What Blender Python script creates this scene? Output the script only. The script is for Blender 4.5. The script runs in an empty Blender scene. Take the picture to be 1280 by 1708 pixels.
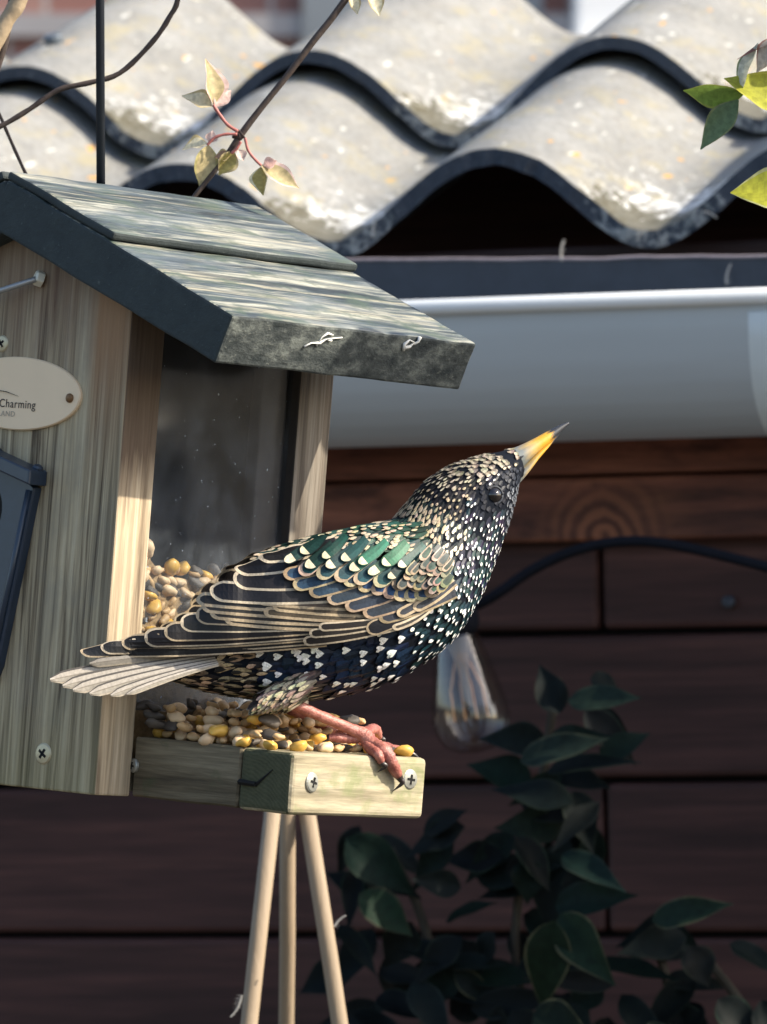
import bpy, bmesh, math, random
from mathutils import Vector, Matrix, noise as mnoise
R = math.radians
random.seed(7)
scene = bpy.context.scene
C = scene.collection

# ------------------------------------------------------------------ camera
F = 11030.0            # focal length in photograph pixels
CAM_H = 1.5
HOR = 950.0            # eye level in the photograph
cam_d = bpy.data.cameras.new('camera')
cam = bpy.data.objects.new('camera', cam_d)
C.objects.link(cam)
cam.location = (0, 0, CAM_H)
cam.rotation_euler = (R(90), 0, 0)
cam_d.sensor_fit = 'VERTICAL'
cam_d.sensor_height = 24.0
cam_d.sensor_width = 18.0
cam_d.lens = F / 1708.0 * 24.0
cam_d.shift_y = (HOR - 854.0) / 1708.0
cam_d.clip_start = 0.05
cam_d.clip_end = 400
cam_d.dof.use_dof = True
cam_d.dof.focus_distance = 2.53
cam_d.dof.aperture_fstop = 19
scene.camera = cam

# ------------------------------------------------------------------ light
SUN_EL, SUN_AZ = R(36.5), R(101.0)      # azimuth clockwise from +Y
sdir = Vector((math.sin(SUN_AZ) * math.cos(SUN_EL), math.cos(SUN_AZ) * math.cos(SUN_EL), math.sin(SUN_EL)))
world = bpy.data.worlds.new('World')
scene.world = world
world.use_nodes = True
wn = world.node_tree.nodes
bg = wn['Background']
sky = wn.new('ShaderNodeTexSky')
sky.sky_type = 'NISHITA'
sky.sun_disc = False
sky.air_density = 1.0
sky.dust_density = 2.0
sky.ozone_density = 0.8
sky.sun_elevation = SUN_EL
sky.sun_rotation = SUN_AZ
world.node_tree.links.new(sky.outputs[0], bg.inputs[0])
bg.inputs[1].default_value = 0.15
sl = bpy.data.lights.new('sun', 'SUN')
sl.energy = 4.3
sl.angle = R(0.55)
sl.color = (1.0, 0.91, 0.76)
so = bpy.data.objects.new('sun', sl)
so.rotation_euler = (-sdir).to_track_quat('-Z', 'Y').to_euler()
C.objects.link(so)
scene.view_settings.view_transform = 'Standard'
scene.view_settings.look = 'None'
scene.view_settings.exposure = 1.0
scene.view_settings.gamma = 1.0

# ------------------------------------------------------------------ helpers
def P(x, y, d):
    """point seen at photograph pixel x,y at distance d along the view axis"""
    return Vector(((x - 640) / F * d, d, CAM_H - (y - HOR) / F * d))

def ray(x, y):
    return Vector((0, 0, CAM_H)), Vector(((x - 640) / F, 1.0, -(y - HOR) / F))

def proj(p):
    return (640 + p.x / p.y * F, HOR - (p.z - CAM_H) / p.y * F)

class Frame:
    def __init__(s, o, u, v, w):
        s.o, s.u, s.v, s.w = o, u, v, w
        s.M = Matrix(((u.x, v.x, w.x, o.x), (u.y, v.y, w.y, o.y), (u.z, v.z, w.z, o.z), (0, 0, 0, 1)))
        s.I = s.M.inverted()
    def at(s, x, y, axis, val):
        """local point where the pixel's ray meets the plane axis=val"""
        ro, rd = ray(x, y)
        n = (s.u, s.v, s.w)[axis]
        t = (val - (ro - s.o).dot(n)) / rd.dot(n)
        return s.I @ (ro + rd * t)

class MB:
    def __init__(s):
        s.v, s.f, s.m, s.c = [], [], [], []
    def vert(s, p):
        s.v.append(tuple(p)); return len(s.v) - 1
    def face(s, idx, m=0, c=(1, 1, 1)):
        s.f.append(tuple(idx)); s.m.append(m); s.c.append(c)
    def box(s, x0, x1, y0, y1, z0, z1, m=0):
        b = len(s.v)
        for z in (z0, z1):
            for (x, y) in ((x0, y0), (x1, y0), (x1, y1), (x0, y1)):
                s.v.append((x, y, z))
        for q in ((3, 2, 1, 0), (4, 5, 6, 7), (0, 1, 5, 4), (1, 2, 6, 5), (2, 3, 7, 6), (3, 0, 4, 7)):
            s.face([b + i for i in q], m)
    def prism(s, poly, axis, lo, hi, m_side=0, m_end=0, side_mats=None):
        """poly: 2-D points in the two other axes (in order), extruded along axis"""
        b = len(s.v); n = len(poly)
        for h in (lo, hi):
            for p in poly:
                q = [p[0], p[1]]; q.insert(axis, h); s.v.append(tuple(q))
        s.face([b + i for i in range(n)], m_end)
        s.face([b + n + i for i in reversed(range(n))], m_end)
        for i in range(n):
            j = (i + 1) % n
            s.face([b + j, b + i, b + n + i, b + n + j], side_mats[i] if side_mats else m_side)
    def tube(s, pts, rad, n=8, m=0, c=(1, 1, 1), cols=None, flat=1.0, cap=True):
        pts = [Vector(p) for p in pts]
        if not isinstance(rad, (list, tuple)): rad = [rad] * len(pts)
        t0 = (pts[1] - pts[0]).normalized()
        a = Vector((0, 0, 1)) if abs(t0.z) < 0.9 else Vector((1, 0, 0))
        nx = t0.cross(a).normalized()
        rings = []
        for i, p in enumerate(pts):
            if i == 0: t = pts[1] - pts[0]
            elif i == len(pts) - 1: t = pts[-1] - pts[-2]
            else: t = pts[i + 1] - pts[i - 1]
            t.normalize()
            nx = (nx - t * nx.dot(t)).normalized()
            ny = t.cross(nx)
            rings.append([s.vert(p + (nx * math.cos(k * 2 * math.pi / n) + ny * flat * math.sin(k * 2 * math.pi / n)) * rad[i]) for k in range(n)])
        for i in range(len(rings) - 1):
            cc = cols[i] if cols else c
            for k in range(n):
                s.face((rings[i][k], rings[i][(k + 1) % n], rings[i + 1][(k + 1) % n], rings[i + 1][k]), m, cc)
        if cap:
            s.face(list(reversed(rings[0])), m, cols[0] if cols else c)
            s.face(rings[-1], m, cols[-1] if cols else c)
    def lathe(s, prof, n=16, m=0, o=Vector((0, 0, 0)), ax=None, c=(1, 1, 1)):
        """prof: (radius, height) pairs round an axis"""
        ax = Vector(ax or (0, 0, 1)).normalized()
        a = Vector((1, 0, 0)) if abs(ax.x) < 0.9 else Vector((0, 1, 0))
        nx = ax.cross(a).normalized(); ny = ax.cross(nx)
        o = Vector(o); rings = []
        for r, h in prof:
            rings.append([s.vert(o + ax * h + (nx * math.cos(k * 2 * math.pi / n) + ny * math.sin(k * 2 * math.pi / n)) * max(r, 1e-6)) for k in range(n)])
        for i in range(len(rings) - 1):
            for k in range(n):
                s.face((rings[i][k], rings[i][(k + 1) % n], rings[i + 1][(k + 1) % n], rings[i + 1][k]), m, c)
        s.face(list(reversed(rings[0])), m, c); s.face(rings[-1], m, c)
    def mesh(s, name, mats, smooth=False, col=False):
        me = bpy.data.meshes.new(name)
        me.from_pydata(s.v, [], s.f)
        for m in mats: me.materials.append(m)
        me.polygons.foreach_set('material_index', s.m)
        if smooth: me.polygons.foreach_set('use_smooth', [True] * len(s.f))
        if col:
            at = me.color_attributes.new('Col', 'FLOAT_COLOR', 'CORNER')
            buf = []
            for f, c in zip(s.f, s.c): buf.extend((c[0], c[1], c[2], 1.0) * len(f))
            at.data.foreach_set('color', buf)
        me.validate(); me.update()
        return me
    def build(s, name, mats, parent=None, smooth=False, col=False, bevel=0, segs=2, fix=False):
        if not isinstance(mats, (list, tuple)): mats = [mats]
        me = s.mesh(name, mats, smooth, col)
        if fix:
            bm = bmesh.new(); bm.from_mesh(me); bmesh.ops.recalc_face_normals(bm, faces=bm.faces); bm.to_mesh(me); bm.free()
        return link(name, me, parent, bevel, segs)

def link(name, me, parent=None, bevel=0, segs=2):
    o = bpy.data.objects.new(name, me)
    C.objects.link(o)
    if parent: o.parent = parent
    if bevel:
        bv = o.modifiers.new('bevel', 'BEVEL'); bv.width = bevel; bv.segments = segs; bv.limit_method = 'ANGLE'; bv.angle_limit = R(35)
    return o

def tag(o, label=None, cat=None, group=None, kind=None):
    if label: o['label'] = label
    if cat: o['category'] = cat
    if group: o['group'] = group
    if kind: o['kind'] = kind
    return o

def empty(name, M=None, parent=None):
    o = bpy.data.objects.new(name, None)
    o.empty_display_size = 0.02
    C.objects.link(o)
    if M is not None: o.matrix_world = M
    if parent: o.parent = parent
    return o

# ------------------------------------------------------------------ materials
class NT:
    def __init__(s, name):
        s.mat = bpy.data.materials.new(name); s.mat.use_nodes = True
        s.t = s.mat.node_tree; s.b = s.t.nodes['Principled BSDF']; s.out = s.t.nodes['Material Output']
    def n(s, typ, **kw):
        nd = s.t.nodes.new('ShaderNode' + typ)
        for k, v in kw.items():
            if k in nd.inputs: s.set(nd, k, v)
            else: setattr(nd, k, v)
        return nd
    def set(s, nd, k, v):
        if hasattr(v, 'is_output'): s.t.links.new(v, nd.inputs[k])
        else: nd.inputs[k].default_value = v
    def l(s, a, b): s.t.links.new(a, b)
    def coords(s, scale, loc=(0, 0, 0), rot=(0, 0, 0), kind='Object'):
        tc = s.n('TexCoord'); mp = s.n('Mapping')
        s.l(tc.outputs[kind], mp.inputs[0])
        mp.inputs['Scale'].default_value = scale; mp.inputs['Location'].default_value = loc; mp.inputs['Rotation'].default_value = rot
        return mp.outputs[0]
    def noise(s, vec, scale=1.0, detail=5, rough=0.6, dist=0.0):
        nd = s.n('TexNoise'); s.l(vec, nd.inputs['Vector'])
        nd.inputs['Scale'].default_value = scale; nd.inputs['Detail'].default_value = detail
        nd.inputs['Roughness'].default_value = rough; nd.inputs['Distortion'].default_value = dist
        return nd.outputs['Fac']
    def ramp(s, fac, stops):
        nd = s.n('ValToRGB'); s.l(fac, nd.inputs[0])
        e = nd.color_ramp.elements
        while len(e) < len(stops): e.new(0.5)
        for el, (p, c) in zip(e, stops):
            el.position = p; el.color = (c[0], c[1], c[2], 1) if isinstance(c, (tuple, list)) else (c, c, c, 1)
        return nd.outputs[0]
    def mix(s, fac, a, b, mode='MIX'):
        nd = s.n('MixRGB', blend_type=mode)
        for i, v in ((0, fac), (1, a), (2, b)):
            if hasattr(v, 'is_output'): s.l(v, nd.inputs[i])
            else: nd.inputs[i].default_value = v if i == 0 else (v[0], v[1], v[2], 1)
        return nd.outputs[0]
    def math(s, op, a, b=0.0):
        nd = s.n('Math', operation=op)
        for i, v in ((0, a), (1, b)):
            if hasattr(v, 'is_output'): s.l(v, nd.inputs[i])
            else: nd.inputs[i].default_value = v
        return nd.outputs[0]
    def axis(s, i):
        tc = s.n('TexCoord'); sp = s.n('SeparateXYZ'); s.l(tc.outputs['Object'], sp.inputs[0]); return sp.outputs[i]
    def base(s, c):
        if hasattr(c, 'is_output'): s.l(c, s.b.inputs['Base Color'])
        else: s.b.inputs['Base Color'].default_value = (c[0], c[1], c[2], 1)
    def bump(s, h, strength, dist):
        nd = s.n('Bump'); nd.inputs['Strength'].default_value = strength; nd.inputs['Distance'].default_value = dist
        s.l(h, nd.inputs['Height']); s.l(nd.outputs[0], s.b.inputs['Normal'])
    def rough(s, r, spec=0.5, metal=0.0):
        s.b.inputs['Roughness'].default_value = r; s.b.inputs['Specular IOR Level'].default_value = spec; s.b.inputs['Metallic'].default_value = metal

def plain(name, c, r=0.6, spec=0.4, metal=0.0, var=0.25, scale=150.0, bump=0.0):
    k = NT(name)
    v = k.noise(k.coords((scale,) * 3), 1, 4)
    k.base(k.mix(v, [x * (1 - var) for x in c], [min(1, x * (1 + var)) for x in c]))
    k.rough(r, spec, metal)
    if bump: k.bump(v, bump, 0.001)
    return k.mat

def wood(name, axis, dark, mid, light, across=230.0, along=9.0, loc=(0, 0, 0), bump=0.5, rough=0.8, patches=None, contrast=0.14, spec=0.25, cracks=0.0, dist=0.4):
    """weathered grain along one object axis; patches: list of (colour, scale xyz, low, high, strength)"""
    k = NT(name)
    sc = [across] * 3; sc[axis] = along
    s2 = [across * 0.28] * 3; s2[axis] = along * 0.45
    s3 = [across * 3.2] * 3; s3[axis] = along * 5
    n1 = k.noise(k.coords(sc, loc), 1, 7, 0.68, dist)
    n2 = k.noise(k.coords(s2, [x + 3.1 for x in loc]), 1, 4, 0.55, 0.6)
    n3 = k.noise(k.coords(s3, loc), 1, 3, 0.6)
    f = k.math('ADD', k.math('MULTIPLY', n1, 0.6), k.math('MULTIPLY', n2, 0.4))
    col = k.ramp(f, [(0.5 - contrast * 0.72, dark), (0.5, mid), (0.5 + contrast * 0.8, light)])
    col = k.mix(0.5, col, k.ramp(n3, [(0.32, 0.5), (0.68, 1.35)]), 'MULTIPLY')
    if cracks:
        sk = [across * 1.1] * 3; sk[axis] = along * 0.7
        ck = k.noise(k.coords(sk, [x + 5.3 for x in loc]), 1, 4, 0.55, 0.5)
        col = k.mix(k.math('MULTIPLY', k.ramp(ck, [(0.36, 1.0), (0.43, 0.0)]), cracks), col, [x * 0.5 for x in dark])
    for (pc, psc, lo, hi, st) in (patches or []):
        pn = k.noise(k.coords(psc, [x + 11.7 for x in loc]), 1, 5, 0.65, 0.3)
        col = k.mix(k.math('MULTIPLY', k.ramp(pn, [(lo, 0.0), (hi, 1.0)]), st), col, pc)
    k.base(col)
    k.rough(rough, spec)
    h = k.math('ADD', k.math('MULTIPLY', n1, 0.7), k.math('MULTIPLY', n3, 0.3))
    k.bump(h, bump, 0.0012)
    return k

def vcol(name, rough=0.5, spec=0.4, var=0.3, scale=900.0, transl=0.0, sheen=0.0, bump=0.0):
    k = NT(name)
    at = k.n('Attribute', attribute_name='Col')
    v = k.noise(k.coords((scale,) * 3), 1, 3)
    col = k.mix(1.0, at.outputs['Color'], k.ramp(v, [(0.3, 1 - var), (0.7, 1 + var)]), 'MULTIPLY')
    k.base(col); k.rough(rough, spec)
    if sheen: k.b.inputs['Sheen Weight'].default_value = sheen
    if bump: k.bump(v, bump, 0.0004)
    if transl:
        tr = k.n('BsdfTranslucent'); k.l(col, tr.inputs[0])
        mx = k.n('MixShader'); mx.inputs[0].default_value = transl
        k.l(k.b.outputs[0], mx.inputs[1]); k.l(tr.outputs[0], mx.inputs[2]); k.l(mx.outputs[0], k.out.inputs[0])
    return k.mat

# ================================================================== the setting
k = NT('soil_and_paving')
g1 = k.noise(k.coords((9, 9, 9)), 1, 6); g2 = k.noise(k.coords((120, 120, 120)), 1, 4)
k.base(k.mix(g1, (0.045, 0.038, 0.03), (0.10, 0.09, 0.075))); k.rough(0.95, 0.2); k.bump(g2, 0.6, 0.01)
mb = MB(); mb.face([mb.vert(p) for p in ((-150, -60, 0), (150, -60, 0), (150, 240, 0), (-150, 240, 0))])
tag(mb.build('ground', k.mat), kind='structure')

# ------------------------------------------------------------------ shed with corrugated roof
BETA, ROLL = R(20.0), R(1.2)
Ry = Matrix.Rotation(-ROLL, 3, 'Y')
SH = Frame(P(815, 248, 3.45), Ry @ Vector((math.cos(BETA), -math.sin(BETA), 0)), Ry @ Vector((math.sin(BETA), math.cos(BETA), 0)), Ry @ Vector((0, 0, 1)))
shed = tag(empty('garden_shed', SH.M), 'dark brown timber shed with a corrugated grey roof behind the bird', 'shed')

def sz(x, y, b): return SH.at(x, y, 1, b).z
def se(x, y, b): return SH.at(x, y, 1, b).x

# corrugated fibre cement sheets
k = NT('fibre_cement')
v0 = k.coords((1, 1, 1))
big = k.ramp(k.noise(k.coords((26, 20, 26)), 1, 7, 0.72), [(0.32, 0.0), (0.68, 1.0)])
fine = k.noise(k.coords((230, 230, 230)), 1, 5, 0.7)
midn = k.noise(k.coords((60, 45, 60)), 1, 5, 0.65)
col = k.mix(big, (0.180, 0.181, 0.175), (0.29, 0.29, 0.28))
col = k.mix(k.ramp(midn, [(0.45, 0.0), (0.75, 0.6)]), col, (0.265, 0.25, 0.22))
col = k.mix(k.math('MULTIPLY', k.ramp(fine, [(0.42, 0.0), (0.72, 1.0)]), 0.5), col, (0.10, 0.096, 0.088))
wl = k.noise(k.coords((150, 36, 150), rot=(0, 0, 0.75)), 1, 3, 0.5)
col = k.mix(k.ramp(wl, [(0.67, 0.0), (0.715, 0.9)]), col, (0.50, 0.50, 0.46))
ol = k.noise(k.coords((120, 40, 120), (5, 3, 2), (0, 0, 0.6)), 1, 3, 0.5)
col = k.mix(k.ramp(ol, [(0.685, 0.0), (0.72, 0.9)]), col, (0.48, 0.27, 0.07))
yl = k.noise(k.coords((45, 30, 45), (9, 1, 4)), 1, 5, 0.7)
col = k.mix(k.ramp(yl, [(0.52, 0.0), (0.68, 0.6)]), col, (0.30, 0.26, 0.145))
at = k.n('Attribute', attribute_name='Col'); sp = k.n('SeparateColor'); k.l(at.outputs['Color'], sp.inputs[0])
mossn = k.noise(k.coords((130, 90, 130), (1, 7, 2)), 1, 6, 0.75)
mm = k.math('MULTIPLY', sp.outputs[0], 1.0)
whit = k.ramp(k.math('ADD', mossn, k.math('MULTIPLY', mm, 0.50)), [(0.68, 0.0), (0.82, 1.0)])
col = k.mix(whit, col, (0.62, 0.62, 0.60))
dirt = k.ramp(k.math('ADD', k.noise(k.coords((160, 120, 160), (4, 4, 4)), 1, 6, 0.7), k.math('MULTIPLY', sp.outputs[1], 0.6)), [(0.70, 0.0), (0.78, 0.9)])
col = k.mix(dirt, col, k.mix(fine, (0.03, 0.035, 0.025), (0.12, 0.10, 0.06)))
k.base(col); k.rough(0.9, 0.25); k.bump(k.math('ADD', fine, k.math('MULTIPLY', midn, 0.8)), 0.35, 0.0022)
M_CEM = k.mat
k = NT('sheet_edge')
e1 = k.noise(k.coords((220, 220, 220)), 1, 5, 0.7)
k.base(k.mix(k.ramp(e1, [(0.60, 0.0), (0.70, 0.6)]), k.mix(e1, (0.022, 0.029, 0.042), (0.056, 0.068, 0.088)), (0.16, 0.17, 0.18)))
bc = k.b.inputs['Base Color'].links[0].from_socket
at = k.n('Attribute', attribute_name='Col'); sp = k.n('SeparateColor'); k.l(at.outputs['Color'], sp.inputs[0])
gm = k.noise(k.coords((140, 140, 140), (3, 1, 2)), 1, 6, 0.75)
gw = k.ramp(k.math('ADD', gm, k.math('MULTIPLY', sp.outputs[0], 0.22)), [(0.68, 0.0), (0.78, 0.85)])
k.base(k.mix(gw, bc, k.mix(e1, (0.16, 0.17, 0.16), (0.50, 0.51, 0.50))))
k.rough(0.75, 0.3); k.bump(k.math('ADD', e1, gm), 0.6, 0.003); M_EDGE = k.mat
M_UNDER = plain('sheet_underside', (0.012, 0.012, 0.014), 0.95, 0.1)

LAM, SIG = 0.176, R(17.0)
def sheet(name, s0, s1, amp, lift, thick, e0, e1, phase=0.0, seed=1):
    mb = MB(); ne = 220; ns = 26
    rnd = random.Random(seed)
    top = []; bot = []
    def zz(e, s):
        w = math.cos(2 * math.pi * (e - phase) / LAM)
        w = w + 0.16 * (1 - w * w)
        wob = 0.0022 * mnoise.noise(Vector((e * 9, s * 7, seed * 3.3)))
        return amp * w - amp + lift + wob
    for j in range(ns + 1):
        s = s0 + (s1 - s0) * (j / ns) ** 1.4
        rt, rb = [], []
        for i in range(ne + 1):
            e = e0 + (e1 - e0) * i / ne
            ss = s + (0.0022 * mnoise.noise(Vector((e * 160, seed * 5.0, 0))) + 0.0035 * mnoise.noise(Vector((e * 45, seed, 2))) if j == 0 else 0)
            z = zz(e, s)
            b = ss * math.cos(SIG); h = ss * math.sin(SIG) + z
            slope = 0.8 * -amp * 2 * math.pi / LAM * math.sin(2 * math.pi * (e - phase) / LAM)
            nl = math.sqrt(1 + slope * slope)
            rt.append(mb.vert((e, b, h)))
            th = thick * (1 + 0.12 * mnoise.noise(Vector((e * 60, seed, 9))))
            rb.append(mb.vert((e + slope / nl * th, b + 0.0006, h - th / nl)))
        top.append(rt); bot.append(rb)
    for j in range(ns):
        s = s0 + (s1 - s0) * (j / ns) ** 1.4
        for i in range(ne):
            e = e0 + (e1 - e0) * (i + 0.5) / ne
            w = math.cos(2 * math.pi * (e - phase) / LAM)
            low = max(0, min(1, (-w + 0.15) / 0.9))
            near = max(0.0, 1 - (s - s0) / 0.13)
            near2 = max(0.0, 1 - (s - s0) / 0.05)
            # white growth gathers in the troughs on the right-hand flank, dirt along the edge
            flank = 0.5 + 0.5 * math.sin(2 * math.pi * (e - phase) / LAM + math.pi)
            mb.face((top[j][i], top[j][i + 1], top[j + 1][i + 1], top[j + 1][i]), 0, (low * near * (0.55 + 0.45 * flank), low * near2 * 0.9, 0))
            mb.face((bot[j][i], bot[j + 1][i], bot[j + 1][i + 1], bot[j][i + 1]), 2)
    for i in range(ne):
        e = e0 + (e1 - e0) * (i + 0.5) / ne
        lw_ = max(0, min(1, (-math.cos(2 * math.pi * (e - phase) / LAM) + 0.25) / 0.9))
        mb.face((top[0][i], bot[0][i], bot[0][i + 1], top[0][i + 1]), 1, (lw_, 0, 0))
        mb.face((top[-1][i], top[-1][i + 1], bot[-1][i + 1], bot[-1][i]), 1)
    for j in range(ns):
        for i in (0, ne):
            mb.face((top[j][i], top[j + 1][i], bot[j + 1][i], bot[j][i]), 1)
    return mb.build(name, [M_CEM, M_EDGE, M_UNDER], shed, smooth=True, col=True)
LAP = 0.188
sh1 = sheet('roof_sheet', 0.0, 0.30, 0.0228, 0.0, 0.0088, -0.56, 0.50, 0.0, 1)
sh2 = sheet('roof_sheet', LAP, LAP + 0.235, 0.0250, 0.0160, 0.0070, -0.60, 0.56, 0.0095, 2)
sh1['label'] = 'lower corrugated sheet with white growth in its troughs'
sh2['label'] = 'upper corrugated sheet lapping over the lower one'
for o in (sh1, sh2):
    o.data.polygons.foreach_set('use_smooth', [p.material_index != 1 for p in o.data.polygons])

# roof fixing bolt with cap on the left crest of the upper sheet
q = SH.at(92, 90, 1, 0.235)
mb = MB()
mb.lathe([(0.0115, -0.010), (0.0112, 0.0), (0.0085, 0.002), (0.0055, 0.0025), (0.0055, 0.010), (0.0045, 0.0115)], 12, 0, Vector((q.x, q.y, q.z)), (0, -0.29, 0.96))
mb.build('fixing_bolt', plain('bolt_cap', (0.10, 0.12, 0.14), 0.4, 0.5, 0.3), shed, bevel=0.0006)

# wall: beam and planks
def stain(name, d, m, l, loc, contrast=0.16, rough=0.65, patches=None):
    return wood(name, 0, d, m, l, across=75, along=3.0, loc=loc, bump=0.25, rough=rough, contrast=contrast, spec=0.3, patches=patches).mat
PL = [stain('stained_plank_%d' % i, (0.023, 0.0092, 0.0080), (0.047, 0.0190, 0.0163), (0.080, 0.0330, 0.0265), (i * 3.7, i * 1.3, i)) for i in range(3)]
kb = wood('stained_beam', 0, (0.058, 0.022, 0.016), (0.15, 0.055, 0.037), (0.27, 0.105, 0.065), across=60, along=5, loc=(2, 2, 2), bump=0.25, rough=0.6, contrast=0.15,
          patches=[((0.15, 0.06, 0.03), (9, 9, 30), 0.52, 0.68, 0.6), ((0.03, 0.012, 0.01), (14, 14, 22), 0.55, 0.66, 0.7)])
# growth rings of a large knot low on the beam
kq = SH.at(1010, 893, 1, 0.008)
tc = kb.coords((1, 0.0, 1.0), (-kq.x, 0, -kq.z))
ln = kb.n('VectorMath', operation='LENGTH'); kb.l(tc, ln.inputs[0])
warp = kb.math('ADD', ln.outputs['Value'], kb.math('MULTIPLY', kb.noise(kb.coords((38, 38, 38)), 1, 4), 0.012))
ring = kb.math('SINE', kb.math('MULTIPLY', warp, 760.0))
msk = kb.ramp(warp, [(0.012, 1.0), (0.046, 0.0)])
bc = kb.b.inputs['Base Color'].links[0].from_socket
kcol = kb.ramp(kb.math('ADD', kb.math('MULTIPLY', ring, 0.5), 0.5), [(0.1, (0.06, 0.021, 0.014)), (0.9, (0.24, 0.092, 0.048))])
kb.base(kb.mix(kb.math('MULTIPLY', msk, 0.85), bc, kcol))
BEAM = kb.mat

bB, bP = 0.008, 0.024
z_bt, z_bb = sz(1000, 700, bB), sz(1000, 902, bB)
crack = sz(1000, 793, bB)
mb = MB(); mb.box(-0.95, 0.75, bB, bB + 0.04, z_bb, crack - 0.0007)
mb.build('wall_beam', BEAM, shed, bevel=0.002)
mb = MB(); mb.box(-0.95, 0.75, bB + 0.0012, bB + 0.04, crack + 0.0007, z_bt)
mb.build('wall_beam', BEAM, shed, bevel=0.0015)
edges = [902, 1055, 1302, 1560]
zs = [sz(1000, y, bP) for y in edges]
rowh = zs[2] - zs[3]
while zs[-1] > -SH.o.z + rowh: zs.append(zs[-1] - rowh)
zs.append(-SH.o.z)
ej = se(1000, 1000, bP)
nrow = len(zs) - 1
for i in range(nrow):
    z1, z0 = zs[i], zs[i + 1]
    if i == 0: z1 += 0.02
    joints = [ej] if i % 2 == 0 else [ej - 0.42]
    xs = [-0.95] + joints + [0.75]
    for jn in range(len(xs) - 1):
        mb = MB()
        dy = 0.0006 * ((i * 7 + jn * 3) % 5)
        mb.box(xs[jn] + (0.0011 if jn else 0), xs[jn + 1] - 0.0011, bP + dy, bP + 0.018, z0 + 0.0016, z1 - (0.0016 if i else 0))
        mb.build('plank', PL[(i + jn) % 3], shed, bevel=0.003)
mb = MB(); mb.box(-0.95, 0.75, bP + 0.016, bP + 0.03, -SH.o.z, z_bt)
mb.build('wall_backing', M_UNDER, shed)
# side and rear walls, floor of the loft and rear closing board
D_SH = 0.42
mb = MB()
mb.box(-0.95, -0.935, bP + 0.03, D_SH, -SH.o.z, -0.05); mb.box(0.735, 0.75, bP + 0.03, D_SH, -SH.o.z, -0.05)
mb.box(-0.935, 0.735, D_SH - 0.015, D_SH, -SH.o.z, 0.03)
mb.build('rear_boarding', PL[0], shed)
z_lip = sz(1000, 440, -0.018)
mb = MB(); mb.box(-0.75, 0.70, 0.030, 0.048, z_bt, z_lip + 0.012)
mb.build('eaves_board', stain('eaves_timber', (0.018, 0.008, 0.007), (0.032, 0.014, 0.012), (0.05, 0.022, 0.018), (1, 5, 2)), shed, bevel=0.002)
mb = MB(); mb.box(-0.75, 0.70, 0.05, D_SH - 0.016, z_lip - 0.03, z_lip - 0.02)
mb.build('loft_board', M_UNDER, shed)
# nail head in the plank
q = SH.at(1216, 1004, 1, bP)
mb = MB(); mb.lathe([(0.0035, 0.001), (0.0035, -0.0015), (0.002, -0.0022)], 10, 0, q, (0, 1, 0))
mb.build('nail', plain('old_nail', (0.05, 0.055, 0.07), 0.5, 0.5, 0.6), shed)

# dark eaves flashing with a pale worn lip
M_FLASH = plain('flashing_sheet', (0.050, 0.058, 0.074), 0.55, 0.4, 0, 0.3, 90)
M_LIP = plain('worn_lip', (0.30, 0.25, 0.26), 0.6, 0.3, 0, 0.4, 160)
fl = tag(empty('eaves_flashing', SH.M), 'dark grey eaves flashing strip with a pale wavy lip above the gutter', 'flashing')
mb = MB(); lipmb = MB(); n = 120
prev = None; pts = []
for i in range(n + 1):
    e = -0.62 + 1.25 * i / n
    px = 640 + 0  # lip sags slowly towards the right-hand end
    zt = z_lip + 0.0065 - 0.012 * (e + 0.07) / 0.22 * 0.5 + 0.0011 * mnoise.noise(Vector((e * 40, 1, 1))) + 0.0009 * mnoise.noise(Vector((e * 12, 5, 1)))
    yb = -0.018 + 0.0012 * mnoise.noise(Vector((e * 25, 7, 3)))
    a = mb.vert((e, yb, zt)); b_ = mb.vert((e, yb + 0.004, zt - 0.035)); c_ = mb.vert((e, yb + 0.05, zt + 0.003))
    pts.append(Vector((e, yb, zt)))
    if prev:
        mb.face((prev[0], a, b_, prev[1])); mb.face((prev[2], c_, a, prev[0]))
    prev = (a, b_, c_)
mb.build('flashing_sheet', M_FLASH, fl, smooth=False)
lipmb.tube(pts, 0.0011, 6)
lipmb.build('flashing_lip', M_LIP, fl, smooth=True)

# gutter
gut = tag(empty('rain_gutter', SH.M), 'pale grey plastic rain gutter with a bright rim along the shed eaves', 'gutter')
k = NT('gutter_plastic')
gn = k.noise(k.coords((6, 60, 60)), 1, 4); gs = k.noise(k.coords((300, 300, 300)), 1, 3)
k.base(k.mix(gn, (0.45, 0.44, 0.42), (0.55, 0.54, 0.515))); k.rough(0.38, 0.5); k.bump(gs, 0.05, 0.0005)
M_GUT = k.mat
bF = -0.112
zr, zb = sz(1000, 503, bF), sz(1000, 735, -0.06)
prof = [(bF + 0.003, zr), (bF, zr - 0.004), (bF - 0.0005, zr - 0.016)]
for i in range(1, 15):
    t = i / 14 * math.pi
    cx = (bF + -0.006) / 2
    prof.append((cx + (bF - cx) * math.cos(t), zr - 0.016 - (zr - 0.016 - zb) * math.sin(t) ** 0.85))
prof[-1] = (-0.006, zr - 0.016); prof.append((-0.006, zr))
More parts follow.
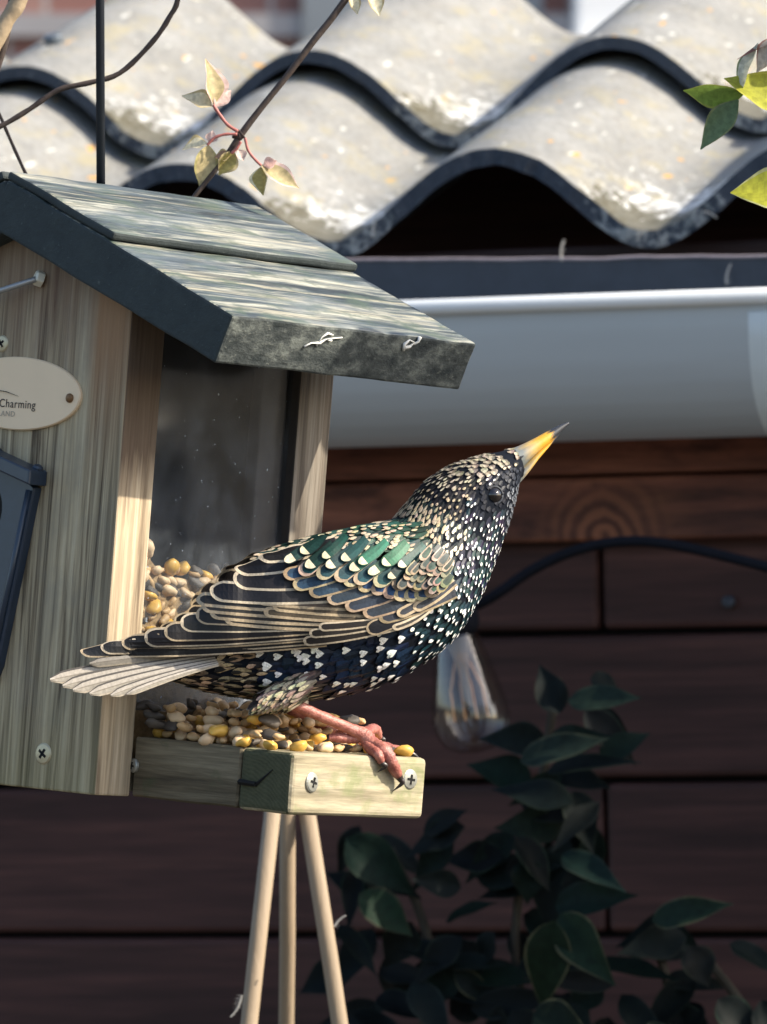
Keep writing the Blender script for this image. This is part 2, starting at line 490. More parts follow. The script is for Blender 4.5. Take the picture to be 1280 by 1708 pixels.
def sweep(mb, prof, e0, e1, th, m=0):
    n = len(prof); outs, ins = [], []
    for e in (e0, e1):
        outs.append([mb.vert((e, b, z)) for b, z in prof])
        cx = sum(p[0] for p in prof) / n; cz = max(p[1] for p in prof)
        r_ = []
        for b, z in prof:
            d = Vector((cx - b, cz - z)); L = max(d.length, 1e-6)
            d = d / L * th
            r_.append(mb.vert((e, b + d.x, z + (d.y if z < cz - 0.002 else 0))))
        ins.append(r_)
    for i in range(n - 1):
        mb.face((outs[0][i], outs[0][i + 1], outs[1][i + 1], outs[1][i]), m)
        mb.face((ins[0][i + 1], ins[0][i], ins[1][i], ins[1][i + 1]), m)
    for s in (0, 1):
        for i in range(n - 1):
            mb.face((outs[s][i], ins[s][i], ins[s][i + 1], outs[s][i + 1]), m)
    mb.face((outs[0][0], outs[1][0], ins[1][0], ins[0][0]), m); mb.face((outs[0][-1], ins[0][-1], ins[1][-1], outs[1][-1]), m)
mb = MB(); sweep(mb, prof, -0.65, 0.60, 0.0025)
mb.build('gutter_channel', M_GUT, gut, smooth=True)
mb = MB(); mb.tube([(-0.65, bF - 0.0005, zr), (0.60, bF - 0.0005, zr)], 0.0042, 14)
mb.build('gutter_rim', plain('gutter_rim_plastic', (0.62, 0.64, 0.65), 0.3, 0.5, 0, 0.05, 30), gut, smooth=True)
eb = se(1253, 600, bF)
mb = MB()
cxg = (bF - 0.006) / 2
pr2 = [(cxg + (b - cxg) * 1.06, zr - 0.004 + (z - zr) * 1.03) for b, z in prof[1:-1]]
sweep(mb, pr2, eb, eb + 0.03, 0.0035)
mb.build('gutter_bracket', plain('bracket_plastic', (0.72, 0.71, 0.66), 0.5, 0.4, 0, 0.1, 60), gut, smooth=True)

# ------------------------------------------------------------------ neighbouring house far behind the roof
HB = P(300, 0, 10.0)
house = tag(empty('neighbouring_house', Matrix.Translation((0, 10.0, 0))), 'blurred brick house with a white framed window beyond the shed roof', 'house')
k = NT('house_brick')
br = k.n('TexBrick'); tcx = k.n('TexCoord'); mpx = k.n('Mapping'); mpx.inputs['Rotation'].default_value = (R(90), 0, 0)
k.l(tcx.outputs['Object'], mpx.inputs[0]); k.l(mpx.outputs[0], br.inputs[0])
br.inputs['Scale'].default_value = 4.4; br.inputs['Color1'].default_value = (0.26, 0.13, 0.11, 1); br.inputs['Color2'].default_value = (0.33, 0.19, 0.16, 1); br.inputs['Mortar'].default_value = (0.35, 0.32, 0.3, 1)
k.base(br.outputs[0]); k.rough(0.9, 0.2); k.bump(br.outputs['Fac'], -0.3, 0.005)
M_BRICK = k.mat
def hx(x): return (x - 640) / F * 10.0
def hz(y): return CAM_H - (y - HOR) / F * 10.0
M_GREY = plain('grey_render', (0.20, 0.22, 0.24), 0.9, 0.2, 0, 0.15, 12)
M_WHITE = plain('white_frame', (0.80, 0.80, 0.80), 0.4, 0.4, 0, 0.03, 20)
k = NT('house_glass'); k.base((0.16, 0.19, 0.22)); k.rough(0.08, 0.6); M_GLS = k.mat
mb = MB(); mb.box(-4.0, 4.5, 0.02, 0.3, 0, 5.2)
mb.build('wall', M_BRICK, house)
mb = MB(); mb.box(-4.0, 4.5, 0.0, 0.05, hz(60), hz(22))
mb.build('string_course', plain('stone_band', (0.34, 0.32, 0.32), 0.85, 0.2, 0, 0.1, 15), house)
mb = MB(); mb.box(hx(505), hx(905), -0.01, 0.03, hz(140), hz(-150))
mb.build('rendered_panel', M_GREY, house)
w = empty('window', None, house)
mb = MB(); X0, X1, Z0, Z1 = hx(955), hx(1380), hz(70), hz(-900)
for a in ((X0, X0 + 0.10, Z0, Z1), (X1 - 0.10, X1, Z0, Z1), (X0 + 0.10, X1 - 0.10, Z0, Z0 + 0.05), (X0 + 0.10, X1 - 0.10, Z1 - 0.1, Z1)):
    mb.box(a[0], a[1], -0.03, 0.03, a[2], a[3])
mb.build('window_frame', M_WHITE, w, bevel=0.01)
mb = MB(); mb.box(X0 + 0.09, X1 - 0.09, 0.0, 0.012, Z0 + 0.04, Z1 - 0.09); mb.build('pane', M_GLS, w)
mb = MB(); mb.box(X0 - 0.03, X1 + 0.03, -0.06, 0.025, Z0 - 0.05, Z0 - 0.002); mb.build('window_sill', M_WHITE, w, bevel=0.008)
mb = MB(); mb.prism([(-0.4, 5.15), (0.4, 5.15), (3.2, 7.2), (3.2, 7.05)], 0, -4.3, 4.8)
mb.build('roof', plain('roof_tiles', (0.12, 0.07, 0.06), 0.85, 0.2, 0, 0.3, 20), house)
# ================================================================== bird feeder (local axes a: across, b: back, c: up; it hangs tilted)
TH, TILT = R(50.0), R(4.4)
Rt = Matrix.Rotation(TILT, 3, 'Y')
FD = Frame(P(490, 1255, 2.50), Rt @ Vector((math.sin(TH), -math.cos(TH), 0)), Rt @ Vector((math.cos(TH), math.sin(TH), 0)), Rt @ Vector((0, 0, 1)))
feeder = tag(empty('bird_feeder', FD.M), 'weathered wooden house shaped bird feeder with a dark pitched roof', 'bird feeder')
cm = 0.01
A_S = -8.14 * cm            # plane of the window side
B_F, B_0, B_K, B_E = -2.0 * cm, 0.0, 8.2 * cm, 10.2 * cm
C_B = -2.33 * cm
BR0, BR1 = -3.1 * cm, 11.45 * cm
E = FD.at(390, 525, 1, BR0); RG = FD.at(10, 298, 1, BR0)
sl_ = math.atan2(RG.z - E.z, E.x - RG.x)
ux, uz = math.cos(sl_), -math.sin(sl_)      # down the slope
nx_, nz_ = math.sin(sl_), math.cos(sl_)     # outward normal
A_M = RG.x                                   # ridge / centre line
A_L = 2 * A_M - A_S
TR = 2.0 * cm
def under(a): return E.z - TR / math.cos(sl_) + (E.x - a) * math.tan(sl_) if a >= A_M else under(2 * A_M - a)

kf = wood('weathered_front', 2, (0.095, 0.068, 0.042), (0.39, 0.315, 0.20), (0.52, 0.44, 0.30), across=170, along=4.0, loc=(1.3, 2, 0.4), bump=0.9, contrast=0.12, cracks=0.5, dist=1.0,
          patches=[((0.19, 0.185, 0.155), (60, 60, 40), 0.5, 0.72, 0.35)])
# old stain survives under the eaves, algae has taken the foot of the board
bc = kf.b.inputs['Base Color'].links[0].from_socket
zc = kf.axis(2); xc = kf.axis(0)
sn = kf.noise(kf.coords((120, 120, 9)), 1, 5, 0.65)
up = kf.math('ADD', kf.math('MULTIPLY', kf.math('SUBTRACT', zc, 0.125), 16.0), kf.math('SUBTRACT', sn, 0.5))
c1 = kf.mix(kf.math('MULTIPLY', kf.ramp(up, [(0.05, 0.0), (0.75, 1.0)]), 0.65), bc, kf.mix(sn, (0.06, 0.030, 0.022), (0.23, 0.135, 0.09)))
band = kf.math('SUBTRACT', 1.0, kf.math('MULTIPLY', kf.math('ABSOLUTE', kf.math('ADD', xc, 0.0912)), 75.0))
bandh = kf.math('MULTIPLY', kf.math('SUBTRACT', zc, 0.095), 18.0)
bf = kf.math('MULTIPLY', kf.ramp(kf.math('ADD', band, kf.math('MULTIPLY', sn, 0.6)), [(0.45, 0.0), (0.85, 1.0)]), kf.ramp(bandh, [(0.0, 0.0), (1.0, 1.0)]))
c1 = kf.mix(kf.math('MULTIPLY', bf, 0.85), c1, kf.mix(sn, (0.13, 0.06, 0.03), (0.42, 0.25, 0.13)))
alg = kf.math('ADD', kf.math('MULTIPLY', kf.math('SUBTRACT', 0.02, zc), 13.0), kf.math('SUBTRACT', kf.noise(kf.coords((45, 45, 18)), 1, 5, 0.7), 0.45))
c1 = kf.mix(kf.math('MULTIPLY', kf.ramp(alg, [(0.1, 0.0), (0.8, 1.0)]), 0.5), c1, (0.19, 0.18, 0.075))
kf.base(c1)
M_FRONT = kf.mat
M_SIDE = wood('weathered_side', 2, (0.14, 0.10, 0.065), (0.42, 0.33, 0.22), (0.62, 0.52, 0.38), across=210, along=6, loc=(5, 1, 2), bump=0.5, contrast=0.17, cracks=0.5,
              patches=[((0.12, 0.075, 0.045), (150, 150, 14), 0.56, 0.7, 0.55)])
# shade under the eaves, put into the colour as dark brown higher up
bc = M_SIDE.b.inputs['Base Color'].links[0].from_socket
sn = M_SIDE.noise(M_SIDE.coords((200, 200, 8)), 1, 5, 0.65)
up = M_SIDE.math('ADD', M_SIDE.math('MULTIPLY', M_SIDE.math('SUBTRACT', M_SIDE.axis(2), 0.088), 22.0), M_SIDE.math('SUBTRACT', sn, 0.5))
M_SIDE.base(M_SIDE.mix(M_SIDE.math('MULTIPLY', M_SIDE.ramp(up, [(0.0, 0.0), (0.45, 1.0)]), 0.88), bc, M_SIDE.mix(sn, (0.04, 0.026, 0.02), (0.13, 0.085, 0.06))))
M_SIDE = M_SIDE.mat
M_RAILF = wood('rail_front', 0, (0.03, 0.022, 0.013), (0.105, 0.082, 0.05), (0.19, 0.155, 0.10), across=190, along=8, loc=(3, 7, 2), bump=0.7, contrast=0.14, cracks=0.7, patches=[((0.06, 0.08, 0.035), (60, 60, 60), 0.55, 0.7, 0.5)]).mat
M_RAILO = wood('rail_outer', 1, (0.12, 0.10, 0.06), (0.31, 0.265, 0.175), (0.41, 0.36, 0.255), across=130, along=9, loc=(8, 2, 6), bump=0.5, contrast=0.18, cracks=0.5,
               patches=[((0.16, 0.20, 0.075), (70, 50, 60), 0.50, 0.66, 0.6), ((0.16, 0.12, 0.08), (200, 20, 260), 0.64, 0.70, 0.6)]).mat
k = NT('end_grain')
vv = k.coords((1, 0.2, 1), (0.030, 0, 0.045))
ln = k.n('VectorMath', operation='LENGTH'); k.l(vv, ln.inputs[0])
rg = k.math('SINE', k.math('MULTIPLY', k.math('ADD', ln.outputs['Value'], k.math('MULTIPLY', k.noise(k.coords((120,) * 3), 1, 4), 0.004)), 4200.0))
n4 = k.noise(k.coords((260,) * 3), 1, 5, 0.7)
k.base(k.mix(k.math('MULTIPLY', k.math('ADD', rg, 1.0), 0.13), k.mix(n4, (0.030, 0.032, 0.017), (0.085, 0.088, 0.05)), (0.12, 0.115, 0.07)))
k.rough(0.9, 0.2); k.bump(n4, 0.7, 0.001); M_END = k.mat
kr = wood('roof_weathered_top', 1, (0.013, 0.020, 0.024), (0.050, 0.066, 0.072), (0.34, 0.335, 0.275), across=190, along=13, loc=(2.2, 4.1, 3), bump=0.7, contrast=0.15, rough=0.62, spec=0.4, cracks=0.6, dist=1.1,
          patches=[((0.36, 0.33, 0.24), (230, 8, 230), 0.55, 0.64, 0.8), ((0.055, 0.08, 0.055), (90, 45, 90), 0.50, 0.64, 0.75), ((0.10, 0.125, 0.15), (60, 14, 60), 0.5, 0.64, 0.5)])
M_RTOP = kr.mat
k = NT('roof_dark_edge')
d1 = k.noise(k.coords((110, 60, 110)), 1, 6, 0.7); d2 = k.noise(k.coords((420, 420, 420)), 1, 4, 0.7)
col = k.mix(d1, (0.014, 0.020, 0.022), (0.045, 0.056, 0.056))
col = k.mix(k.ramp(d2, [(0.62, 0.0), (0.74, 0.45)]), col, (0.16, 0.18, 0.16))
k.base(col); k.rough(0.75, 0.3); k.bump(k.math('ADD', d1, k.math('MULTIPLY', d2, 0.5)), 0.5, 0.0015); M_RDARK = k.mat
k = NT('roof_eave_edge')
d1 = k.noise(k.coords((170, 60, 90), (4, 0, 0)), 1, 6, 0.72); d2 = k.noise(k.coords((500, 300, 500)), 1, 4, 0.7)
col = k.ramp(d1, [(0.34, (0.014, 0.020, 0.022)), (0.5, (0.050, 0.058, 0.057)), (0.66, (0.15, 0.165, 0.15))])
col = k.mix(k.ramp(d2, [(0.60, 0.0), (0.74, 0.5)]), col, (0.24, 0.25, 0.22))
k.base(col); k.rough(0.8, 0.3); k.bump(k.math('ADD', d1, d2), 0.5, 0.0012); M_REAVE = k.mat
M_DARKIN = plain('dark_inside', (0.045, 0.038, 0.034), 0.9, 0.2, 0, 0.4, 120)  # shade inside the feeder is put into this dark wood colour
M_SCREW = plain('zinc_screw', (0.36, 0.36, 0.32), 0.45, 0.5, 0.7, 0.4, 500)
M_BRASS = plain('brass_screw', (0.48, 0.41, 0.27), 0.45, 0.5, 0.6, 0.2, 400)
M_SLOT = plain('screw_slot', (0.012, 0.012, 0.012), 0.8, 0.2)

def wobble(o, amp=0.0006, freq=45.0, sub=5, seed=0):
    """cut long faces and nudge the vertices, so that edges are not ruler-straight"""
    bm = bmesh.new(); bm.from_mesh(o.data)
    bmesh.ops.recalc_face_normals(bm, faces=bm.faces)
    for _ in range(sub):
        lg = [e for e in bm.edges if e.calc_length() > 0.012]
        if not lg: break
        bmesh.ops.subdivide_edges(bm, edges=lg, cuts=1, use_grid_fill=True)
    for v in bm.verts:
        q = v.co * freq
        v.co += Vector((mnoise.noise(q + Vector((seed, 0, 0))), mnoise.noise(q + Vector((0, seed + 9, 0))), mnoise.noise(q + Vector((0, 4, seed))))) * amp
    bm.to_mesh(o.data); bm.free()

# gable boards
def gable(name, b0, b1, label=None):
    mb = MB()
    poly = [(A_L, C_B), (A_S, C_B), (A_S, under(A_S) + 0.001), (A_M, under(A_M) + 0.001), (A_L, under(A_L) + 0.001)]
    # sides: bottom, right face, slopes, left face
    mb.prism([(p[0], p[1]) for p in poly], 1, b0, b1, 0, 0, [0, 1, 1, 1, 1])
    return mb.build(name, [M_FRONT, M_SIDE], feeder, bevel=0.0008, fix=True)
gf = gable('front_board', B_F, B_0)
gb = gable('back_board', B_K, B_E)
gb.data.materials[0] = M_DARKIN
gb.data.materials[1] = wood('weathered_post', 2, (0.035, 0.027, 0.022), (0.135, 0.112, 0.088), (0.26, 0.23, 0.19), across=190, along=5, loc=(7, 3, 1), bump=0.6, contrast=0.15).mat
# base board and an unseen solid side, added to keep the inside dark
mb = MB(); mb.box(A_L + 0.002, A_S - 0.001, 0.0004, B_K - 0.0004, C_B + 0.002, C_B + 0.012); mb.build('base_board', M_RAILF, feeder)
mb = MB(); mb.box(A_L, A_L + 0.012, 0.0004, B_K - 0.0004, C_B + 0.014, under(A_L + 0.012) - 0.001); mb.build('added_side_board', M_DARKIN, feeder)

# roof: each slope a thick board, with a thinner board lapped on top
def slope_board(name, side, d0, d1, t0, t1, mats):
    """d: distance down the slope from the ridge, t: height range above the main board's top"""
    pts = []
    for d, t in ((d0, t0), (d1, t0), (d1, t1), (d0, t1)):
        a = A_M + ux * d + nx_ * t; c = RG.z + uz * d + nz_ * t
        pts.append((a if side > 0 else 2 * A_M - a, c))
    mb = MB(); mb.prism(pts, 1, BR0, BR1, 0, 1, [1, 2, 0, 1])
    o = mb.build(name, mats, feeder, fix=True)
    wobble(o, 0.0005, 55, 5, d1 * 100)
    bv = o.modifiers.new('bevel', 'BEVEL'); bv.width = 0.0011; bv.segments = 2; bv.limit_method = 'ANGLE'; bv.angle_limit = R(50)
    return o
LS = (E.x - A_M) / ux
st = FD.at(185, 417, 1, BR0)
d_st = (st.x - A_M) / ux
slope_board('roof_board', 1, 0.0006, LS, -TR, 0.0, [M_RTOP, M_RDARK, M_REAVE])
slope_board('roof_overlay', 1, 0.0006, d_st, 0.0003, 0.0038, [M_RTOP, M_RDARK, M_RDARK])
slope_board('roof_board', -1, 0.0006, LS, -TR, 0.0, [M_RTOP, M_RDARK, M_REAVE])
slope_board('roof_overlay', -1, 0.0006, d_st, 0.0003, 0.0038, [M_RTOP, M_RDARK, M_RDARK])
# droppings stuck to the eave edge
M_DROP = plain('bird_dropping', (0.72, 0.71, 0.66), 0.8, 0.2, 0, 0.15, 500)
def on_eave(x, y, off=0.0):
    # plane of the eave edge (normal down the slope)
    ro, rd = ray(x, y)
    nrm = (FD.u * ux + FD.w * uz)
    o0 = FD.M @ Vector((E.x, BR0, E.z))
    t = (off - (ro - o0).dot(nrm)) / rd.dot(nrm)
    return FD.I @ (ro + rd * t)
for sx, sy, path in ((0, 0, [(508, 578), (520, 572), (534, 572), (544, 566), (553, 568)]), (0, 0, [(528, 577), (538, 562), (547, 556), (556, 559)]), (0, 0, [(545, 566), (560, 564), (571, 563)]),
                     (0, 0, [(673, 585), (675, 574), (684, 567), (691, 571), (684, 578), (675, 580)]), (0, 0, [(690, 574), (698, 570), (701, 562)])):
    mb = MB(); mb.tube([on_eave(x, y, 0.0006) for x, y in path], [0.00045 * random.uniform(0.5, 1.9) for _ in path], 6)
    mb.build('dropping', M_DROP, feeder, smooth=True)

# window pane
k = NT('dusty_pane')
tr = k.n('BsdfTransparent'); tr.inputs[0].default_value = (0.93, 0.95, 0.97, 1)
k.base((0.0, 0.0, 0.0)); gl = k.n('BsdfGlossy'); gl.inputs['Roughness'].default_value = 0.12
df = k.n('BsdfDiffuse')
du = k.noise(k.coords((70, 40, 60)), 1, 6, 0.75); sp_ = k.noise(k.coords((420, 420, 420)), 1, 2, 0.5); sm = k.noise(k.coords((25, 30, 12), (3, 3, 3)), 1, 5, 0.7, 1.0)
df.inputs[0].default_value = (0.36, 0.40, 0.46, 1)
dm = k.math('ADD', k.math('MULTIPLY', k.ramp(sm, [(0.42, 0.015), (0.75, 0.16)]), k.ramp(du, [(0.3, 0.4), (0.7, 1.0)])), k.ramp(sp_, [(0.735, 0.0), (0.76, 0.6)]))
dm = k.math('ADD', dm, k.math('MULTIPLY', k.ramp(k.math('MULTIPLY', k.axis(2), 10.0), [(0.12, 0.42), (0.42, 0.0)]), k.ramp(du, [(0.35, 0.45), (0.65, 1.0)])))
m1 = k.n('MixShader'); k.l(dm, m1.inputs[0]); k.l(tr.outputs[0], m1.inputs[1]); k.l(df.outputs[0], m1.inputs[2])
lw = k.n('LayerWeight'); fr = k.math('ADD', k.math('MULTIPLY', k.math('POWER', lw.outputs['Facing'], 4.0), 0.5), 0.03)
m2 = k.n('MixShader'); k.l(fr, m2.inputs[0]); k.l(m1.outputs[0], m2.inputs[1]); k.l(gl.outputs[0], m2.inputs[2]); k.l(m2.outputs[0], k.out.inputs[0])
M_PANE = k.mat
mb = MB(); mb.box(A_S - 0.0055, A_S - 0.004, B_0 + 0.0002, B_K - 0.0002, 0.010, under(A_S) - 0.0015)
mb.build('window_pane', M_PANE, feeder)
mb = MB(); mb.box(A_S - 0.012, A_S - 0.0058, B_K - 0.016, B_K - 0.0003, C_B + 0.013, under(A_S) - 0.002)
mb.build('pane_batten', M_DARKIN, feeder, bevel=0.0008)

# tray
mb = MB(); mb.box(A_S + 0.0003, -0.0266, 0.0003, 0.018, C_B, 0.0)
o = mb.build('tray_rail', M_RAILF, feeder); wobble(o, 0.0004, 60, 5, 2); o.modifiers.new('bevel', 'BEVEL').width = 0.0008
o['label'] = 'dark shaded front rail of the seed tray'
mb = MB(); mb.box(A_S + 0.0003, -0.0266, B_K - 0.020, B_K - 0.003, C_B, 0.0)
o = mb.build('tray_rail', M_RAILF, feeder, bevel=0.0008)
mb = MB()
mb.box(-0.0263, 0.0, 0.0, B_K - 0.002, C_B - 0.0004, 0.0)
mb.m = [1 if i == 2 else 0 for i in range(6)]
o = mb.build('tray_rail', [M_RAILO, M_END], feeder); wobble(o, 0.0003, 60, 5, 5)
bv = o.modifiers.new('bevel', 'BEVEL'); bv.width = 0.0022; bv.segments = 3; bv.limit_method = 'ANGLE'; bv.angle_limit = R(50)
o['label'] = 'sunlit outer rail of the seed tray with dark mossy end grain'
mb = MB(); mb.box(A_S, -0.0266, 0.018, B_K - 0.020, C_B + 0.003, C_B + 0.010); mb.build('tray_floor', M_RAILF, feeder)
# split in the end grain
mb = MB(); q0 = FD.at(402, 1304, 1, -0.0002); q1 = FD.at(428, 1308, 1, -0.0002); q2 = FD.at(455, 1284, 1, -0.0002)
mb.tube([q0, q1], [0.0022, 0.0017], 6, flat=0.6); mb.tube([q1, (q1 + q2) / 2, q2], [0.0007, 0.0004, 0.0002], 5)
mb.build('end_grain_split', M_SLOT, feeder)

def screw(x, y, axis, val, r, mat, n_out, rot=0.3, parent=feeder, tilt=0.0):
    q = FD.at(x, y, axis, val)
    n = Vector(n_out).normalized()
    mb = MB(); mb.lathe([(r, -0.0008), (r, 0.0001), (r * 0.86, 0.0005), (r * 0.4, 0.0008)], 20, 0, q, n)
    s_ = mb.build('screw', mat, parent, smooth=False)
    a = Vector((0, 0, 1)); b = n.cross(a).normalized()
    mb = MB()
    for ang in (rot, rot + math.pi / 2):
        d = a * math.sin(ang) + b * math.cos(ang); w_ = n.cross(d)
        p = q + n * 0.0004
        vs = [p + d * r * 0.5 + w_ * r * 0.12, p - d * r * 0.5 + w_ * r * 0.12, p - d * r * 0.5 - w_ * r * 0.12, p + d * r * 0.5 - w_ * r * 0.12]
        i0 = [mb.vert(v + n * 0.0006) for v in vs]; i1 = [mb.vert(v - n * 0.0012) for v in vs]
        mb.face(i0); mb.face(i1[::-1])
        for i in range(4): mb.face((i0[i], i1[i], i1[(i + 1) % 4], i0[(i + 1) % 4]))
    mb.build('screw_slot', M_SLOT, s_)
    return s_
screw(4, 573, 1, B_F, 0.0033, M_BRASS, (0, -1, 0), 0.9)
screw(73, 1257, 1, B_F, 0.0042, M_BRASS, (0, -1, 0), 0.6)
screw(223, 1277, 1, 0.0001, 0.0028, M_SCREW, (-0.3, -1, 0), 0.2)
screw(521, 1305, 0, 0.0001, 0.0039, M_SCREW, (1, 0.1, 0.05), 0.25)
screw(684, 1300, 0, 0.0001, 0.0039, M_SCREW, (1, -0.1, 0), 0.1)

# latch pin: a wire with a hexagonal head in the front board
q = FD.at(72, 467, 1, B_F); q2 = FD.at(-60, 505, 1, B_F - 0.012)
mb = MB(); mb.tube([q + Vector((0, -0.004, 0)), q2], 0.0012, 10); pin = mb.build('latch_wire', plain('grey_wire', (0.32, 0.32, 0.31), 0.4, 0.5, 0.5, 0.1, 300), feeder, smooth=True)
mb = MB(); mb.lathe([(0.0033, 0.0), (0.0033, 0.0030), (0.0026, 0.0036)], 6, 0, q, (-0.55, -0.8, 0.25)); mb.build('latch_head', plain('pale_nut', (0.66, 0.62, 0.50), 0.4, 0.4, 0.2, 0.15, 300), pin, bevel=0.0003)

# oval name plate
L0 = FD.at(138, 664, 1, B_F); LT = FD.at(0, 599, 1, B_F); LB = FD.at(0, 716, 1, B_F)
ra = 0.0335; rc = (FD.at(10, 597, 1, B_F).z - FD.at(10, 717, 1, B_F).z) / 2 * 1.02
la, lc = L0.x - ra, L0.z + 0.0003
M_PLATE = plain('plate', (0.76, 0.57, 0.37), 0.42, 0.4, 0, 0.06, 60)
mb = MB(); nn = 64
for i, (s_, y_) in enumerate(((1.0, B_F + 0.0004), (1.0, B_F - 0.0011), (0.985, B_F - 0.0016))):
    for j in range(nn):
        a = 2 * math.pi * j / nn
        mb.vert((la + ra * s_ * math.cos(a), y_, lc + rc * (s_ if s_ == 1 else 0.968) * math.sin(a)))
for i in range(2):
    for j in range(nn): mb.face((i * nn + j, i * nn + (j + 1) % nn, (i + 1) * nn + (j + 1) % nn, (i + 1) * nn + j))
mb.face([2 * nn + j for j in range(nn)])
plate = mb.build('name_plate', M_PLATE, feeder, fix=True)
plate['label'] = 'cream oval name plate'
M_INK = plain('black_print', (0.02, 0.02, 0.025), 0.7, 0.2)
M_INK2 = plain('grey_print', (0.36, 0.31, 0.25), 0.7, 0.2)
def text(s, x_right, y_base, size, mat, sx=1.0):
    cu = bpy.data.curves.new('print', 'FONT'); cu.body = s; cu.size = size; cu.align_x = 'RIGHT'; cu.space_character = 1.08
    to = bpy.data.objects.new('print', cu); C.objects.link(to)
    bpy.context.view_layer.update()
    me = bpy.data.meshes.new_from_object(to.evaluated_get(bpy.context.evaluated_depsgraph_get()))
    bpy.data.objects.remove(to); bpy.data.curves.remove(cu)
    q = FD.at(x_right, y_base, 1, B_F - 0.0018)
    for v in me.vertices: v.co = Vector((q.x + v.co.x * sx, B_F - 0.0018, q.z + v.co.y))
    me.materials.clear(); me.materials.append(mat); me.update()
    o = link('lettering', me, plate)
    return o
text('Charming', 59, 682, 0.0046, M_INK)
text('ENGLAND', 25, 695, 0.0030, M_INK2, 1.1)
mb = MB(); mb.tube([FD.at(x, y, 1, B_F - 0.0018) for x, y in ((-60, 655), (-35, 651), (-10, 650), (10, 653), (31, 661))], [0.0001, 0.0003, 0.0005, 0.0005, 0.0001], 6, flat=0.3)
mb.build('swoosh', M_INK, plate)
q = FD.at(117, 664, 1, B_F - 0.0016)
mb = MB(); mb.lathe([(0.00185, 0), (0.0018, 0.0006), (0.0012, 0.0012), (0.0004, 0.0014)], 14, 0, q, (0, -1, 0)); mb.build('plate_pin', plain('rusty_pin', (0.20, 0.11, 0.05), 0.55, 0.4, 0.5, 0.4, 700), plate, smooth=True)

# dark plastic feeding port, shield shaped with a small pitched hood, round seed hole
M_PLAS = plain('navy_plastic', (0.020, 0.032, 0.052), 0.33, 0.5, 0, 0.25, 250)
ptR = FD.at(66, 835, 1, B_F); ptB = FD.at(8, 1112, 1, B_F); ptT = FD.at(0, 775, 1, B_F)
pc = ptR.x - 0.029                                   # centre line of the port
tp = FD.at(70, 815, 1, B_F)
port = empty('seed_port', None, feeder)
mb = MB()
def ply(sgn, ins): return None
def port_outline(ins):
    w1 = tp.x - pc - ins; w2 = ptB.x - pc - ins
    zt_, zb_ = tp.z, ptB.z
    hood = 0.62
    return [(pc - w2 * 0.85, zb_ - 0.006), (pc + w2 * 0.85, zb_ - 0.006), (pc + w2, zb_), (pc + w1, zt_), (pc, zt_ + w1 * hood), (pc - w1, zt_), (pc - w2, zb_)]
hq = FD.at(-14, 850, 1, B_F); HR = 0.0078; hcx = pc; hcz = hq.z
HR = FD.at(17, 850, 1, B_F).x - pc
# plate with a round hole: bridge outline to circle
def ring_face(mb, outl, b, hole, flip):
    no = len(outl); nh = len(hole)
    pass
n_h = 28
circ = [(hcx + HR * math.cos(2 * math.pi * j / n_h), hcz + HR * math.sin(2 * math.pi * j / n_h)) for j in range(n_h)]
outl = port_outline(0.0)
def out_at(ang):
    """point of the outline in a direction from the hole's centre"""
    d = Vector((math.cos(ang), math.sin(ang))); best = None
    for i in range(len(outl)):
        p0 = Vector(outl[i]) - Vector((hcx, hcz)); p1 = Vector(outl[(i + 1) % len(outl)]) - Vector((hcx, hcz)); e = p1 - p0
        den = d.x * e.y - d.y * e.x
        if abs(den) < 1e-12: continue
        t = (p0.x * e.y - p0.y * e.x) / den; s = (p0.x * d.y - p0.y * d.x) / den
        if t > 0 and -1e-6 <= s <= 1 + 1e-6 and (best is None or t < best): best = t
    return (hcx + d.x * best, hcz + d.y * best)
angs = sorted([2 * math.pi * j / n_h for j in range(n_h)] + [math.atan2(p[1] - hcz, p[0] - hcx) % (2 * math.pi) for p in outl])
bfc, bck = B_F - 0.0045, B_F - 0.0002
rows = []
for a in angs:
    o_ = out_at(a); i_ = (hcx + HR * math.cos(a), hcz + HR * math.sin(a))
    oi = (o_[0] + (i_[0] - o_[0]) * 0.03, o_[1] + (i_[1] - o_[1]) * 0.03)
    rows.append([mb.vert((o_[0], bck, o_[1])), mb.vert((o_[0], bfc + 0.001, o_[1])), mb.vert((oi[0], bfc, oi[1])), mb.vert((i_[0], bfc, i_[1])), mb.vert((i_[0], bck, i_[1]))])
for j in range(len(rows)):
    r0, r1 = rows[j], rows[(j + 1) % len(rows)]
    for i in range(4): mb.face((r0[i], r0[i + 1], r1[i + 1], r1[i]))
mb.build('port_plate', M_PLAS, port, fix=True)
